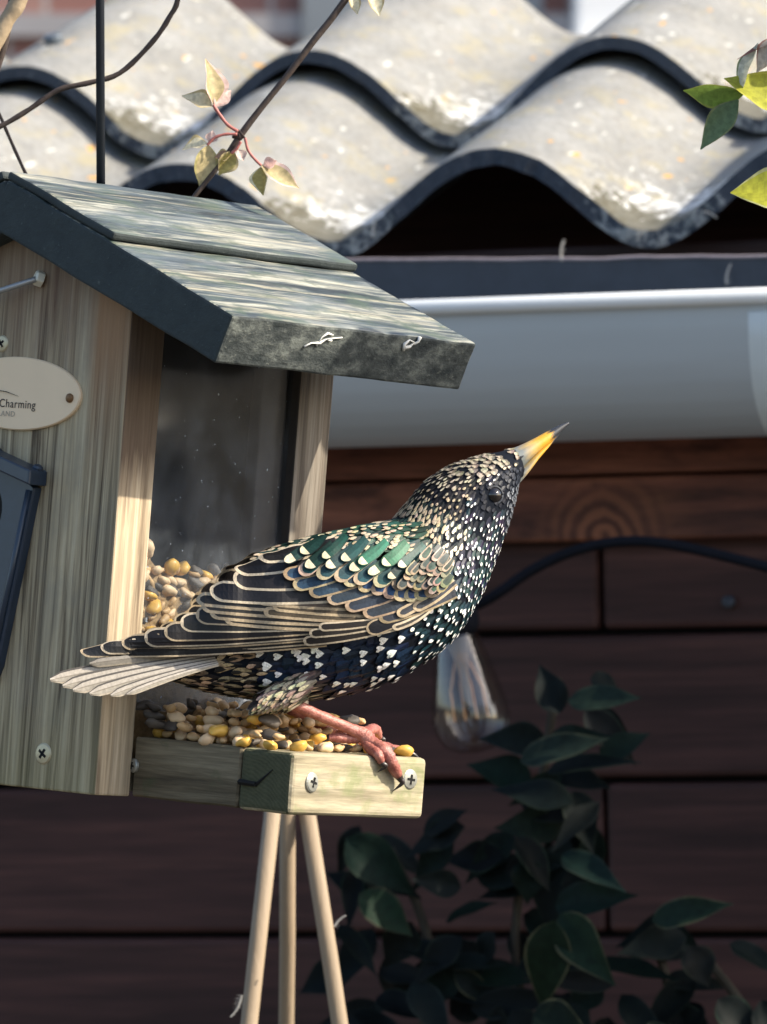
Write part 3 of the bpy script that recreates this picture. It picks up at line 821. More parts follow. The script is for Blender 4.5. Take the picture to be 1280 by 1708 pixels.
# hood: two sloping bars with a small lug at the corner, and raised side ribs
for sg in (1, -1):
    w1 = tp.x - pc
    tq = FD.at(80, 797, 1, B_F)
    w1h = tq.x - pc
    zt_ = tq.z
    rise = FD.at(0, 750, 1, B_F).z - FD.at(78, 786, 1, B_F).z
    run = FD.at(78, 786, 1, B_F).x - FD.at(0, 750, 1, B_F).x
    slp = rise / run
    p0 = (pc, zt_ + w1h * slp); p1 = (pc + sg * w1h, zt_)
    mb = MB(); mb.prism([(p0[0], p0[1] - 0.0035), (p1[0], p1[1] - 0.0035), (p1[0], p1[1] + 0.0025), (p0[0], p0[1] + 0.0025)], 1, B_F - 0.0105, B_F - 0.0001)
    mb.build('port_hood', M_PLAS, port, bevel=0.0008, fix=True)
    mb = MB(); lg = (pc + sg * (w1h - 0.0022), zt_ + 0.0022)
    mb.lathe([(0.0021, -0.004), (0.0021, 0.0018), (0.0014, 0.0025)], 14, 0, Vector((lg[0], B_F - 0.004, lg[1])), (sg * 0.3, -0.2, 0.93)); mb.build('hood_lug', M_PLAS, port)
    w2 = ptB.x - pc
    mb = MB(); mb.tube([Vector((pc + sg * (w1 - 0.0022), bfc - 0.0004, tp.z - 0.001)), Vector((pc + sg * (w2 - 0.0022), bfc - 0.0004, ptB.z))], 0.0012, 8); mb.build('port_rib', M_PLAS, port, smooth=True)
mb = MB(); mb.lathe([(HR, 0.0), (HR, 0.0002)], 24, 0, Vector((hcx, B_F - 0.0006, hcz)), (0, -1, 0)); mb.build('port_opening', M_SLOT, port)

# hanging wire and the crook it hangs from
M_IRON = plain('black_iron', (0.014, 0.018, 0.026), 0.45, 0.5, 0.2, 0.3, 200)
top = RG.z
hp = None
for i in range(200):
    b = BR0 + (BR1 - BR0) * i / 199
    w_ = FD.M @ Vector((A_M, b, top))
    if proj(w_)[0] > 168: hp = w_; break
htop = P(164, -700, hp.y)
mb = MB(); mb.tube([hp - Vector((0, 0, 0.006)), hp + (htop - hp) * 0.5, htop], 0.0018, 10)
tag(mb.build('hanging_rod', M_IRON, None, smooth=True), 'thin black metal rod rising from the feeder roof ridge', 'hanger rod')
px_, py_ = htop.x - 0.42, htop.y
arc = [Vector((px_, py_, 0)), Vector((px_, py_, htop.z - 0.05))]
for i in range(1, 17):
    t = math.pi * i / 16
    arc.append(Vector(((px_ + htop.x) / 2 - 0.21 * math.cos(t), py_, htop.z - 0.0 + 0.21 * math.sin(t))))
arc.append(Vector((htop.x, py_, htop.z - 0.004)))
mb = MB(); mb.tube(arc, 0.006, 10)
tag(mb.build('shepherd_crook', M_IRON, None, smooth=True), 'tall black iron crook that carries the feeder rod', 'crook')

# ------------------------------------------------------------------ seed
def seed_mesh(name, l, w, h, mat, teardrop=0.0):
    mb = MB(); n = 9; prof = []
    rings = []
    for i in range(7):
        t = math.pi * i / 6
        x = -math.cos(t); r = math.sin(t) ** 0.85 if 0 < i < 6 else 0.02
        r *= (1 - teardrop * x) * (1 + 0.10 * math.sin(i * 2.3 + l * 900))
        rings.append([mb.vert((x * l / 2, math.cos(2 * math.pi * k_ / n) * r * w / 2, math.sin(2 * math.pi * k_ / n) * r * h / 2 * (1 - 0.22 * (math.sin(2 * math.pi * k_ / n) > 0.8)) + 0.06 * h * math.sin(i * 1.9))) for k_ in range(n)])
    for i in range(6):
        for k_ in range(n): mb.face((rings[i][k_], rings[i][(k_ + 1) % n], rings[i + 1][(k_ + 1) % n], rings[i + 1][k_]))
    return mb.mesh(name, [mat], True)
def seedmat(name, c, var=0.25, rough=0.5):
    k = NT(name); oi = k.n('ObjectInfo'); v = k.noise(k.coords((330,) * 3), 1, 3)
    f = k.math('ADD', k.math('MULTIPLY', oi.outputs['Random'], 0.6), k.math('MULTIPLY', v, 0.4))
    k.base(k.mix(f, [x * (1 - var) for x in c], [min(0.95, x * (1 + var)) for x in c])); k.rough(rough, 0.35); return k.mat
SD = [
    ('maize_kernel', 'yellow maize kernel lying among the %s', seed_mesh('maize', 0.0084, 0.0072, 0.0050, seedmat('maize', (0.62, 0.36, 0.07), 0.25, 0.4), 0.22), 0.17),
    ('wheat_grain', 'small tan wheat grain lying among the %s', seed_mesh('wheat', 0.0064, 0.0036, 0.0033, seedmat('wheat', (0.48, 0.31, 0.15))), 0.51),
    ('peanut_piece', 'pale buff peanut piece lying among the %s', seed_mesh('peanut', 0.0092, 0.0060, 0.0055, seedmat('peanut', (0.62, 0.44, 0.26), 0.2), 0.1), 0.22),
    ('sunflower_seed', 'dark grey sunflower seed lying among the %s', seed_mesh('sunflower', 0.0105, 0.0056, 0.0038, seedmat('sunflower', (0.075, 0.062, 0.05), 0.5, 0.6), 0.35), 0.10)]
srnd = random.Random(31)
def pick(dark=None):
    r = srnd.random()
    if dark is not None: return SD[3] if r < dark else SD[int(srnd.random() * 2.99)]
    acc = 0
    for s in SD:
        acc += s[3]
        if r < acc: return s
    return SD[1]
def put_seed(kind, pos, rot, where, group, sc=1.0):
    o = link(kind[0], kind[2]); o.matrix_world = FD.M @ Matrix.Translation(pos) @ rot.to_matrix().to_4x4() @ Matrix.Scale(sc, 4)
    tag(o, kind[1] % where, 'seed', group + kind[0].replace('_', ' ') + 's')
from mathutils import Euler
# loose seed heaped in the tray
cell = 0.0024; grid = {}
def hget(a, b, r):
    n_ = int(r / cell) + 1; m = -1
    for i in range(-n_, n_ + 1):
        for j in range(-n_, n_ + 1):
            if (i * i + j * j) * cell * cell <= r * r: m = max(m, grid.get((int(a / cell) + i, int(b / cell) + j), base_h(a, b)))
    return m
def base_h(a, b):
    if a > -0.0263 or b < 0.018 or b > B_K - 0.02: return 0.0
    return -0.0015
def hset(a, b, r, h):
    n_ = int(r / cell) + 1
    for i in range(-n_, n_ + 1):
        for j in range(-n_, n_ + 1):
            if (i * i + j * j) * cell * cell <= r * r:
                kk = (int(a / cell) + i, int(b / cell) + j); grid[kk] = max(grid.get(kk, -1), h)
mb = MB(); mb.box(A_S + 0.001, -0.0268, 0.0182, B_K - 0.0205, C_B + 0.0102, -0.002)
M_BED = plain('seed_bed', (0.30, 0.20, 0.10), 0.8, 0.2, 0, 0.7, 320, 0.8)
tag(mb.build('seed_bed', M_BED), 'packed bed of mixed seed filling the feeder tray', 'seed', None, 'stuff').matrix_world = FD.M
cnt = 0
for i in range(620):
    a = srnd.uniform(A_S + 0.003, -0.004); b = srnd.uniform(0.002, B_K - 0.004)
    if a > -0.024 and srnd.random() < 0.62: continue
    if a > -0.010 and b < 0.055: continue
    kd = pick(0.55 if (a < A_S + 0.020 and srnd.random() < 0.7) else None)
    h = hget(a, b, 0.0028)
    lim = 0.0105 if a < -0.028 else 0.003
    if b < 0.012: lim = 0.0065
    if h > lim: continue
    sc = srnd.uniform(0.72, 1.08)
    put_seed(kd, Vector((a, b, h + 0.0019)), Euler((srnd.uniform(-.9, .9), srnd.uniform(-.45, .45), srnd.uniform(0, 6.28))), 'seed heaped in the tray', 'tray ', sc)
    hset(a, b, 0.0030, h + 0.0034); cnt += 1
    if cnt > 285: break
for i in range(70):
    a = srnd.uniform(A_S - 0.003, A_S + 0.016); b = srnd.uniform(0.003, 0.06)
    kd = SD[srnd.choice((1, 1, 2, 3, 3))]
    h = hget(a, b, 0.0026)
    if h > 0.0125: continue
    put_seed(kd, Vector((a, b, h + 0.0018)), Euler((srnd.uniform(-.9, .9), srnd.uniform(-.45, .45), srnd.uniform(0, 6.28))), 'seed heaped in the tray', 'tray ', srnd.uniform(0.7, 1.0))
    hset(a, b, 0.0030, h + 0.0034)
# seed behind the pane: a heap against the glass
def heap_h(b): return 0.083 - 0.0085 * min(b / 0.010, 2.2) if b < 0.024 else 0.066
cnt = 0
bb = 0.0035
row = 0
c0 = 0.030
while c0 < 0.086:
    bb = 0.0035 + (0.0026 if row % 2 else 0)
    while bb < 0.078:
        hh = heap_h(bb)
        if c0 < hh:
            kd = srnd.choice((SD[0], SD[1], SD[1], SD[1], SD[2], SD[2], SD[3]))
            dark = srnd.random()
            q = Vector((A_S - 0.0062 - 0.0026 - srnd.uniform(0, 0.0035), bb + srnd.uniform(-.001, .001), c0 + srnd.uniform(-.0012, .0012)))
            w_ = proj(FD.M @ q)
            vis = (w_[0] < 470 and (w_[1] < 1085 - (w_[0] - 230) * 0.45))
            if vis and cnt < 240 and q.y > 0.003:
                put_seed(kd, q, Euler((srnd.uniform(-1, 1), srnd.uniform(-1, 1), 1.57 + srnd.uniform(-.6, .6))), 'seed behind the dusty window', 'window ', srnd.uniform(0.68, 0.95)); cnt += 1
        bb += 0.0046
    c0 += 0.0039; row += 1
mb = MB()
hp_ = [(0.0006, C_B + 0.013), (B_K - 0.017, C_B + 0.013), (B_K - 0.017, 0.060), (0.024, 0.060), (0.0006, 0.078)]
mb.prism(hp_, 0, A_L + 0.02, A_S - 0.0105)
tag(mb.build('seed_store', M_BED, fix=True), 'mass of mixed seed filling the feeder behind its window', 'seed', None, 'stuff').matrix_world = FD.M
# ================================================================== the starling
HA = R(21.0)
BD = Frame(P(600, 1000, 2.556), Vector((math.cos(HA), math.sin(HA), 0)), Vector((-math.sin(HA), math.cos(HA), 0)), Vector((0, 0, 1)))
bird = tag(empty('starling', BD.M), 'speckled glossy starling standing on the feeder tray with beak raised', 'bird')
def BM(x, y, lat=0.0):
    """bird-local point at a pixel, lat metres from the median plane towards the camera"""
    return BD.at(x, y, 1, -lat)
def bpx(p): return proj(BD.M @ p)

M_PLUM = vcol('plumage', 0.48, 0.22, 0.35, 1400, bump=0.2)
M_BODY = plain('under_plumage', (0.006, 0.008, 0.013), 0.9, 0.1, 0, 0.5, 500)
# stations: back point, belly point (side view), half width in cm
ST = [((262, 1092), (268, 1122), 0.45), ((330, 1050), (322, 1146), 1.1), ((400, 990), (400, 1162), 1.9), ((480, 935), (480, 1168), 2.55), ((560, 897), (572, 1158), 2.95),
      ((628, 874), (660, 1129), 3.05), ((664, 863), (738, 1074), 2.85), ((676, 850), (786, 1008), 2.4), ((692, 829), (817, 942), 1.98), ((717, 801), (840, 882), 1.78),
      ((756, 776), (853, 838), 1.58), ((803, 760), (860, 808), 1.18), ((840, 752), (868, 796), 0.72), ((858, 747), (872, 792), 0.42)]
TP = [BM(*s[0]) for s in ST]; BP = [BM(*s[1]) for s in ST]; WD = [s[2] * cm for s in ST]
def crm(arr, t):
    i = max(0, min(len(arr) - 2, int(t))); f = t - i
    p0 = arr[max(0, i - 1)]; p1 = arr[i]; p2 = arr[i + 1]; p3 = arr[min(len(arr) - 1, i + 2)]
    return 0.5 * ((2 * p1) + (p2 - p0) * f + (2 * p0 - 5 * p1 + 4 * p2 - p3) * f * f + (3 * p1 - p0 - 3 * p2 + p3) * f ** 3)
NS_ = len(ST) - 1
YL = Vector((0, -1, 0))     # towards the camera
def surf(t, ph, off=0.0):
    a, b, w = crm(TP, t), crm(BP, t), crm(WD, t)
    c_ = (a + b) / 2; hv = (a - b) / 2
    co = math.cos(ph); si = math.sin(ph)
    k_ = 1 + off / max(hv.length, 1e-4)
    return c_ + hv * co * k_ + YL * (w + off) * (abs(si) ** 0.92 * (1 if si >= 0 else -1))
mb = MB(); nt, nph = 84, 36; rings = []
for i in range(nt + 1):
    t = NS_ * i / nt
    rings.append([mb.vert(surf(t, 2 * math.pi * j / nph)) for j in range(nph)])
for i in range(nt):
    for j in range(nph): mb.face((rings[i][j], rings[i][(j + 1) % nph], rings[i + 1][(j + 1) % nph], rings[i + 1][j]))
mb.face(rings[0][::-1]); mb.face(rings[-1])
body = mb.build('body', M_BODY, bird, smooth=True, fix=True)

brnd = random.Random(5)
def lerp(a, b, f): return tuple(x + (y - x) * f for x, y in zip(a, b))
def jit(c, v): 
    f = brnd.uniform(1 - v, 1 + v); return tuple(max(0, x * f * brnd.uniform(1 - v * 0.4, 1 + v * 0.4)) for x in c)
TAN = (0.40, 0.32, 0.215); CREAM = (0.62, 0.56, 0.42); WHITE = (0.74, 0.75, 0.72); BUFF = (0.46, 0.35, 0.22)

def feather(mb, root, d, nrm, L, W, base, spot, shape, lift=0.10):
    """small body feather lying along d; shape: 0 none, 1 oval tip, 2 heart tip, 3 broad tip, 4 long streak tip"""
    d = d.normalized(); side = nrm.cross(d).normalized()
    up = nrm
    def pt(s, y, h=0.0): return root + d * (s * L) + side * (y * W * 0.5) + up * (L * (lift * s - 0.05) - abs(y) * abs(y) * W * 0.10 + h)
    rows = ((0.0, 0.45), (0.35, 0.95), (0.68, 1.0), (0.88, 0.72))
    idx = [[mb.vert(pt(s, -w)), mb.vert(pt(s, 0, W * 0.04)), mb.vert(pt(s, w))] for s, w in rows]
    tip = mb.vert(pt(1.0, 0))
    for i in range(3):
        c_ = lerp(base, tuple(x * 0.55 for x in base), 0.6 * (i == 0))
        mb.face((idx[i][0], idx[i][1], idx[i + 1][1], idx[i + 1][0]), 0, c_)
        mb.face((idx[i][1], idx[i][2], idx[i + 1][2], idx[i + 1][1]), 0, tuple(x * 0.85 for x in c_))
    mb.face((idx[3][0], idx[3][1], tip), 0, base); mb.face((idx[3][1], idx[3][2], tip), 0, base)
    if shape:
        h = W * 0.06 + 0.00008
        if shape == 1: pl = ((0.66, 0), (0.76, 0.34), (0.9, 0.40), (1.0, 0.22), (1.03, 0), (1.0, -0.22), (0.9, -0.40), (0.76, -0.34))
        elif shape == 2: pl = ((0.60, 0), (0.74, 0.30), (0.88, 0.50), (0.98, 0.42), (1.0, 0.20), (0.94, 0.0), (1.0, -0.20), (0.98, -0.42), (0.88, -0.50), (0.74, -0.30))
        elif shape == 3: pl = ((0.52, 0), (0.62, 0.6), (0.85, 0.86), (0.97, 0.5), (1.04, 0), (0.97, -0.5), (0.85, -0.86), (0.62, -0.6))
        else: pl = ((0.40, 0), (0.62, 0.42), (0.85, 0.55), (0.98, 0.32), (1.04, 0), (0.98, -0.32), (0.85, -0.55), (0.62, -0.42))
        ct = mb.vert(pt(0.85, 0, h + W * 0.03)); vs = [mb.vert(pt(s, y, h)) for s, y in pl]
        for i in range(len(vs)): mb.face((ct, vs[i], vs[(i + 1) % len(vs)]), 0, spot)

def interp(tab, x):
    if x <= tab[0][0]: return tab[0][1]
    for (x0, y0), (x1, y1) in zip(tab, tab[1:]):
        if x <= x1:
            f = (x - x0) / (x1 - x0); f = f * f * (3 - 2 * f); return y0 + (y1 - y0) * f
    return tab[-1][1]
TOPL = [(135, 1074), (200, 1056), (255, 1028), (320, 990), (350, 965), (400, 935), (450, 913), (500, 895), (560, 878), (620, 866), (740, 862)]
LATB = [(120, 0.9), (200, 1.15), (300, 1.75), (400, 2.55), (480, 3.1), (560, 3.4), (650, 3.42), (720, 3.2), (760, 2.9)]
def wlat(x, y):
    yt = interp(TOPL, x); v = (y - yt) / max(40.0, 1085 - yt)
    v = max(0.0, min(1.0, v))
    f = 0.42 + 0.58 * math.sqrt(max(0.0, 1 - (1 - min(1, v / 0.62)) ** 2))
    if v > 0.75: f -= 0.10 * ((v - 0.75) / 0.25) ** 2
    return interp(LATB, x) * cm * f

def region(x, y, t, ph):
    """colours of the feather by where it grows (side view)"""
    co = math.cos(ph)
    e_ = math.hypot(x - 823, y - 826)
    if t > 8.2:                                        # head and neck
        if e_ < 12: return None
        if e_ < 25: return (0.008, 0.010, 0.018), None, 0, 0.22, 0.2
        if x > 800 and -0.9 * (x - 830) + 800 < y < 0.9 * (858 - x) + 812 and x > 826 and y > 775: return (0.010, 0.013, 0.022), None, 0, 0.24, 0.2
        if x > 845 and y > 800: return (0.10, 0.11, 0.13), (0.30, 0.31, 0.33), 1, 0.22, 0.16
        crown = (774 - (y - 0)) if False else (x - 690) * -0.12 + 835 - (x - 690) * 0.22 - y    # height above the crown line
        if crown > 0 and t > 9.0:
            f = min(1, max(0, (x - 720) / 90.0))
            if crown > 4 + 30 * (1 - f) and f > 0.35: return jit((0.19, 0.16, 0.12), 0.3), jit((0.30, 0.26, 0.195), 0.15), 3, 0.34, 0.24
            return jit((0.022, 0.019, 0.018), 0.3), jit((0.40, 0.345, 0.26), 0.15), 4, 0.38, 0.18
        if co > 0.30: return jit((0.016, 0.015, 0.017), 0.3), jit(TAN, 0.2), 1, 0.44, 0.24
        bas = (0.008, 0.010, 0.022) if brnd.random() < 0.6 else ((0.020, 0.012, 0.036) if brnd.random() < 0.5 else (0.008, 0.024, 0.032))
        return jit(bas, 0.4), jit(WHITE, 0.12), 1, 0.40, 0.20
    if t > 6.6:                                        # lower neck and breast
        if co > 0.45: return jit((0.012, 0.022, 0.022), 0.4), jit(TAN, 0.2), 4, 0.52, 0.26
        if co > 0.05: return jit((0.010, 0.016, 0.022), 0.4), jit(CREAM, 0.15), 4, 0.46, 0.24
        bas = (0.006, 0.026, 0.030) if brnd.random() < 0.6 else (0.012, 0.010, 0.034)
        return jit(bas, 0.4), jit(WHITE, 0.1), 1, 0.44, 0.25
    if x < 462 and y > 1075:                           # vent and undertail
        r = brnd.random()
        if r < 0.5: return jit((0.014, 0.013, 0.013), 0.3), jit((0.40, 0.30, 0.19), 0.2), 4, 0.70, 0.34
        return jit((0.30, 0.225, 0.145), 0.25), jit((0.018, 0.016, 0.016), 0.3), 4, 0.70, 0.30
    if y > 1138 and 445 < x < 560: return jit((0.06, 0.055, 0.05), 0.4), jit((0.34, 0.30, 0.23), 0.25), 4, 0.85, 0.25
    if co > 0.15:                                      # mantle
        return jit((0.012, 0.036, 0.028), 0.5), jit((0.43, 0.36, 0.25), 0.2), 4, 0.78, 0.34
    if x > 700: return jit((0.005, 0.022, 0.030), 0.4), jit(WHITE, 0.1), 1 if brnd.random() < 0.85 else 2, 0.58, 0.36
    if brnd.random() < (0.34 if x < 640 else 0.58) and y > 1040: return jit((0.005, 0.013, 0.034), 0.4), jit(WHITE, 0.1), 2, 0.86, 0.74
    return jit((0.005, 0.014, 0.036), 0.4), None, 0, 0.85, 0.6

mb = MB()
t = NS_ - 0.03
nfe = 0
while t > 0.15:
    a, b, w = crm(TP, t), crm(BP, t), crm(WD, t)
    hl = (a - b).length / 2
    per = math.pi * (hl + w)
    # row pitch follows the feather length in this part of the body
    Lg = 0.26 if t > 11 else (0.32 if t > 9 else (0.36 if t > 8 else (0.44 if t > 6.6 else (0.58 if t > 5.6 else 0.78))))
    Lg *= cm
    sp = Lg * (0.80 if t > 8 else 0.66 if t > 6.6 else 0.55)
    dl = ((crm(TP, min(NS_, t + 0.05)) + crm(BP, min(NS_, t + 0.05))) - (crm(TP, t - 0.05) + crm(BP, t - 0.05))).length / 2 / 0.1
    ncol = max(8, int(per / (Lg * (0.60 if t > 8 else 0.54 if t > 6.6 else 0.46))))
    off = brnd.random()
    for j in range(ncol):
        ph = 2 * math.pi * (j + off + brnd.uniform(-0.22, 0.22)) / ncol
        tt = t + brnd.uniform(-0.6, 0.6) * sp / max(dl, 1e-4)
        tt = max(0.12, min(NS_ - 0.02, tt))
        p = surf(tt, ph)
        pn = Vector((p.x, -abs(p.y), p.z))
        x, y = bpx(pn)
        # under the folded wing nothing is seen
        if ph % (2 * math.pi) < math.pi and 0.25 < math.sin(ph) and 200 < x < 640 and 985 < y < 1035: continue
        rg_ = region(x, y, tt, ph)
        if rg_ is None: continue
        base, spot, shp, L_, W_ = rg_
        dt = surf(tt - 0.06, ph) - p; dph = surf(tt, ph + 0.05) - p
        nrm = dt.cross(dph)
        if nrm.length < 1e-12: continue
        nrm.normalize()
        if nrm.dot(p - (crm(TP, tt) + crm(BP, tt)) / 2) < 0: nrm = -nrm
        d = dt.normalized() + dph.normalized() * brnd.uniform(-0.16, 0.16)
        feather(mb, p + nrm * 0.0003, d, (nrm + Vector((brnd.uniform(-.12, .12), brnd.uniform(-.12, .12), brnd.uniform(-.12, .12)))).normalized(), L_ * cm * brnd.uniform(0.85, 1.15), W_ * cm * brnd.uniform(0.75, 1.15), base, spot, shp, 0.035 if tt > 8 else 0.06)
        nfe += 1
    t -= sp / max(dl, 1e-4)
# mantle: narrow tan tipped feathers lapped down the back
for i in range(20 * 8):
    r_, q_ = divmod(i, 20)
    f = (r_ + brnd.uniform(0.1, 0.9)) / 8
    x = 452 + q_ * 13.5 + (6.5 if r_ % 2 else 0) + brnd.uniform(-4, 4)
    yt = interp(TOPL, x) + 3; yl = 934 - (x - 455) * 0.13
    if x > 690: yl = 935
    y = yt + (yl - yt) * f
    la_ = wlat(x, y) - 0.0005
    p = BM(x, y, la_); p2 = BM(x - 12, y + 3.5 + 3 * f, wlat(x - 12, y + 3.5 + 3 * f) - 0.0005)
    nrm = Vector((0, -0.35 - 0.6 * f, 0.9 - 0.6 * f)).normalized()
    feather(mb, p, p2 - p, nrm, 0.0090 * brnd.uniform(0.8, 1.15), 0.0036, jit((0.010, 0.036, 0.028), 0.6), jit((0.36, 0.295, 0.20), 0.25), 1, 0.05)
plum = mb.build('body_plumage', M_PLUM, bird, col=True)
plum['kind'] = 'stuff'
print('body feathers', nfe, 'faces', len(mb.f))

# ------------------------------------------------------------------ wing
wing = empty('wing', None, bird)
wing['label'] = 'folded near wing with buff edged feathers'
M_WING = vcol('wing_feather', 0.46, 0.25, 0.22, 1100, bump=0.15)
lay = [0]
wing_list = []
def wfeather(root, tip, w, cen, edge, ew=4.5, bow=0.0, tipc=None, round_=1.0, lift=0.00013, barb=True, wr=0.75, tipw=None, edge_tip=True):
    """one flight or covert feather on the wing surface, given by root and tip in side view"""
    lay[0] += 1
    mb = MB(); n = 12
    r = Vector((root[0], root[1])); tp_ = Vector((tip[0], tip[1])); ax = tp_ - r; L = ax.length; ax /= L
    pr = Vector((-ax.y, ax.x))
    ew = min(ew, w * 0.32)
    tw = tipw if tipw else ew * 1.25
    rows = []
    nb = max(8, int(L / 9))
    ss = [i / nb * (1 - 0.62 * w / L) for i in range(nb + 1)] if w / L < 1.2 else [i / 8 * 0.4 for i in range(9)]
    s_last = ss[-1]
    ss += [s_last + (1 - s_last) * f for f in (0.28, 0.52, 0.72, 0.87, 0.96, 1.0)]
    def pos(s, q, h):
        c_ = r + ax * (s * L) + pr * (bow * 4 * s * (1 - s))
        x, y = c_.x + pr.x * q, c_.y + pr.y * q
        yt_ = interp(TOPL, x) + 5
        if y < yt_ + 14: y = yt_ + 14 * math.exp((y - yt_ - 14) / 14.0)
        return BM(x, y, wlat(x, y) + 0.0006 + lay[0] * lift + h)
    for s in ss:
        if s <= s_last: hw = w / 2 * (wr + (1 - wr) * min(1, s / max(s_last, 0.01) * 1.6))
        else:
            f = (s - s_last) / (1 - s_last); hw = w / 2 * math.sqrt(max(0.0, 1 - f ** (2.0 * round_)))
        hw = max(hw, 0.15)
        iw = max(0.05, hw - ew) if s <= s_last else max(0.04, min(hw - ew * 0.9, (w / 2 - ew) * math.sqrt(max(0.0, 1 - min(1, (s * L + tw - s_last * L) / ((1 - s_last) * L)) ** 2))) if s * L + tw < L else 0.04)
        if not edge_tip: iw = max(0.05, hw - 1.8)
        camb = 0.00004
        rows.append([mb.vert(pos(s, -hw, -0.00003)), mb.vert(pos(s, -iw, 0.0)), mb.vert(pos(s, 0, camb * min(1, w / 25))), mb.vert(pos(s, iw, 0.0)), mb.vert(pos(s, hw, -0.00003))])
    for i in range(len(ss) - 1):
        sm_ = (ss[i] + ss[i + 1]) / 2
        for j in range(4):
            isedge = j in (0, 3)
            c_ = edge if isedge else (cen if j == 1 else tuple(x * 0.72 for x in cen))
            if not isedge and (ss[i + 1] * L > L - tw): c_ = tipc or edge
            if isedge and tipc and edge_tip and sm_ > s_last: c_ = tipc
            v = 1 + 0.12 * math.sin(i * 7.1 + lay[0] * 3.3 + j)
            mb.face((rows[i][j], rows[i][j + 1], rows[i + 1][j + 1], rows[i + 1][j]), 0, tuple(x * v for x in c_))
    o = mb.build('feather', M_WING, wing, smooth=False, col=True)
    wing_list.append(o)
    return o
DK = (0.013, 0.012, 0.014); DKB = (0.022, 0.019, 0.018); ED = (0.36, 0.28, 0.185); EDP = (0.44, 0.365, 0.265)
# far-reaching primaries, outermost first
PT = [(134, 1083), (168, 1078), (203, 1071), (241, 1064), (274, 1054), (301, 1038), (327, 1025)]
PLow = [1079, 1074, 1068, 1062, 1056, 1050, 1044]
for i, (tp_, yl) in enumerate(zip(PT, PLow)):
    wfeather((545 - i * 3, yl - 11), tp_, 27 + (i > 2) * 5, jit(DK, 0.2), EDP if i % 2 else ED, 2.6, bow=-5 + i * 0.8, round_=1.0, wr=0.8)
# secondaries
for tp_, rt in zip([(374, 1030), (350, 1020), (336, 1009), (327, 998)], [(640, 1044), (632, 1035), (620, 1024), (605, 1012)]):
    wfeather(rt, tp_, 24, jit(DKB, 0.2), ED, 5.0, bow=-4, wr=0.8)
for tp_, rt in zip([(440, 1020), (455, 1010), (430, 1000)], [(650, 1034), (648, 1024), (640, 1013)]):
    wfeather(rt, tp_, 18, jit((0.07, 0.052, 0.036), 0.2), jit((0.36, 0.275, 0.18), 0.1), 4.5, bow=-2, wr=0.8)
# tertials
for tp_, rt, w in (((350, 984), (570, 988), 36), ((389, 964), (560, 962), 36), ((391, 944), (530, 927), 34), ((430, 925), (560, 905), 30)):
    wfeather(rt, tp_, w, jit(DK, 0.2), EDP, 4.2, bow=-5, wr=0.9)
# primary coverts and alula
for tp_, rt, w in (((506, 1070), (660, 1046), 17), ((516, 1057), (665, 1036), 16), ((532, 1046), (668, 1030), 15)):
    wfeather(rt, tp_, w, DKB, EDP, 2.8, bow=-3)
wfeather((716, 1004), (612, 1052), 26, (0.012, 0.013, 0.018), ED, 2.4, bow=-3)
wfeather((722, 1012), (655, 1048), 12, (0.05, 0.045, 0.04), EDP, 3.8, bow=-5)
# greater coverts
GC = [(632, 1032), (606, 1024), (576, 1013), (546, 1001), (516, 989), (489, 977), (473, 959)]
for i, tp_ in enumerate(GC):
    cen = lerp((0.030, 0.034, 0.045), (0.016, 0.040, 0.075), i / 6)
    wfeather((tp_[0] + 128 - i * 3, tp_[1] - 44 + i * 2), tp_, 23, jit(cen, 0.2), jit((0.31, 0.23, 0.148), 0.2), 3.2, bow=-4, wr=0.85, tipw=6)
for i, tp_ in enumerate([(663, 1026), (690, 1016)]):
    wfeather((tp_[0] + 70, tp_[1] - 45), tp_, 18, (0.03, 0.034, 0.045), ED, 4.2, bow=-3, tipw=5)
# median coverts, blue centres
for tp_ in [(600, 985), (622, 990), (642, 996), (660, 1000), (677, 1001), (694, 999), (711, 994), (576, 976)]:
    wfeather((tp_[0] + 34, tp_[1] - 36), tp_, 24, jit((0.012, 0.050, 0.135) if 590 < tp_[0] < 700 else (0.014, 0.035, 0.055), 0.3), jit((0.32, 0.245, 0.16), 0.25), 2.6, bow=-2, tipw=7)
for tp_ in [(500, 957), (530, 963), (560, 967), (592, 972), (625, 976), (656, 981), (684, 983), (706, 979)]:
    wfeather((tp_[0] + 40, tp_[1] - 34), tp_, 25, jit((0.010, 0.050, 0.060), 0.4), jit((0.31, 0.24, 0.158), 0.3), 2.0, bow=-2, tipw=7)
# scapulars, green gloss with cream tips
for row_, xs_ in ((0, [(478, 938), (512, 943), (546, 948), (582, 950), (618, 955), (650, 961), (680, 962)]), (1, [(498, 922), (534, 928), (568, 934), (602, 938), (636, 941), (664, 944), (692, 947)])):
    for tp_ in xs_:
        g_ = jit(((0.020, 0.105, 0.064), (0.010, 0.055, 0.045), (0.008, 0.030, 0.034))[brnd.choice((0, 0, 1, 2))] if 530 < tp_[0] < 690 else (0.010, 0.036, 0.032), 0.45)
        wfeather((tp_[0] + 44, tp_[1] - 36), (tp_[0] + brnd.uniform(-4, 4), tp_[1] + brnd.uniform(-3, 3)), brnd.uniform(17, 24), g_, tuple(x * 0.55 for x in g_), 3.5, bow=-3, tipc=jit((0.58, 0.50, 0.34), 0.12), tipw=brnd.uniform(8, 12), edge_tip=False)
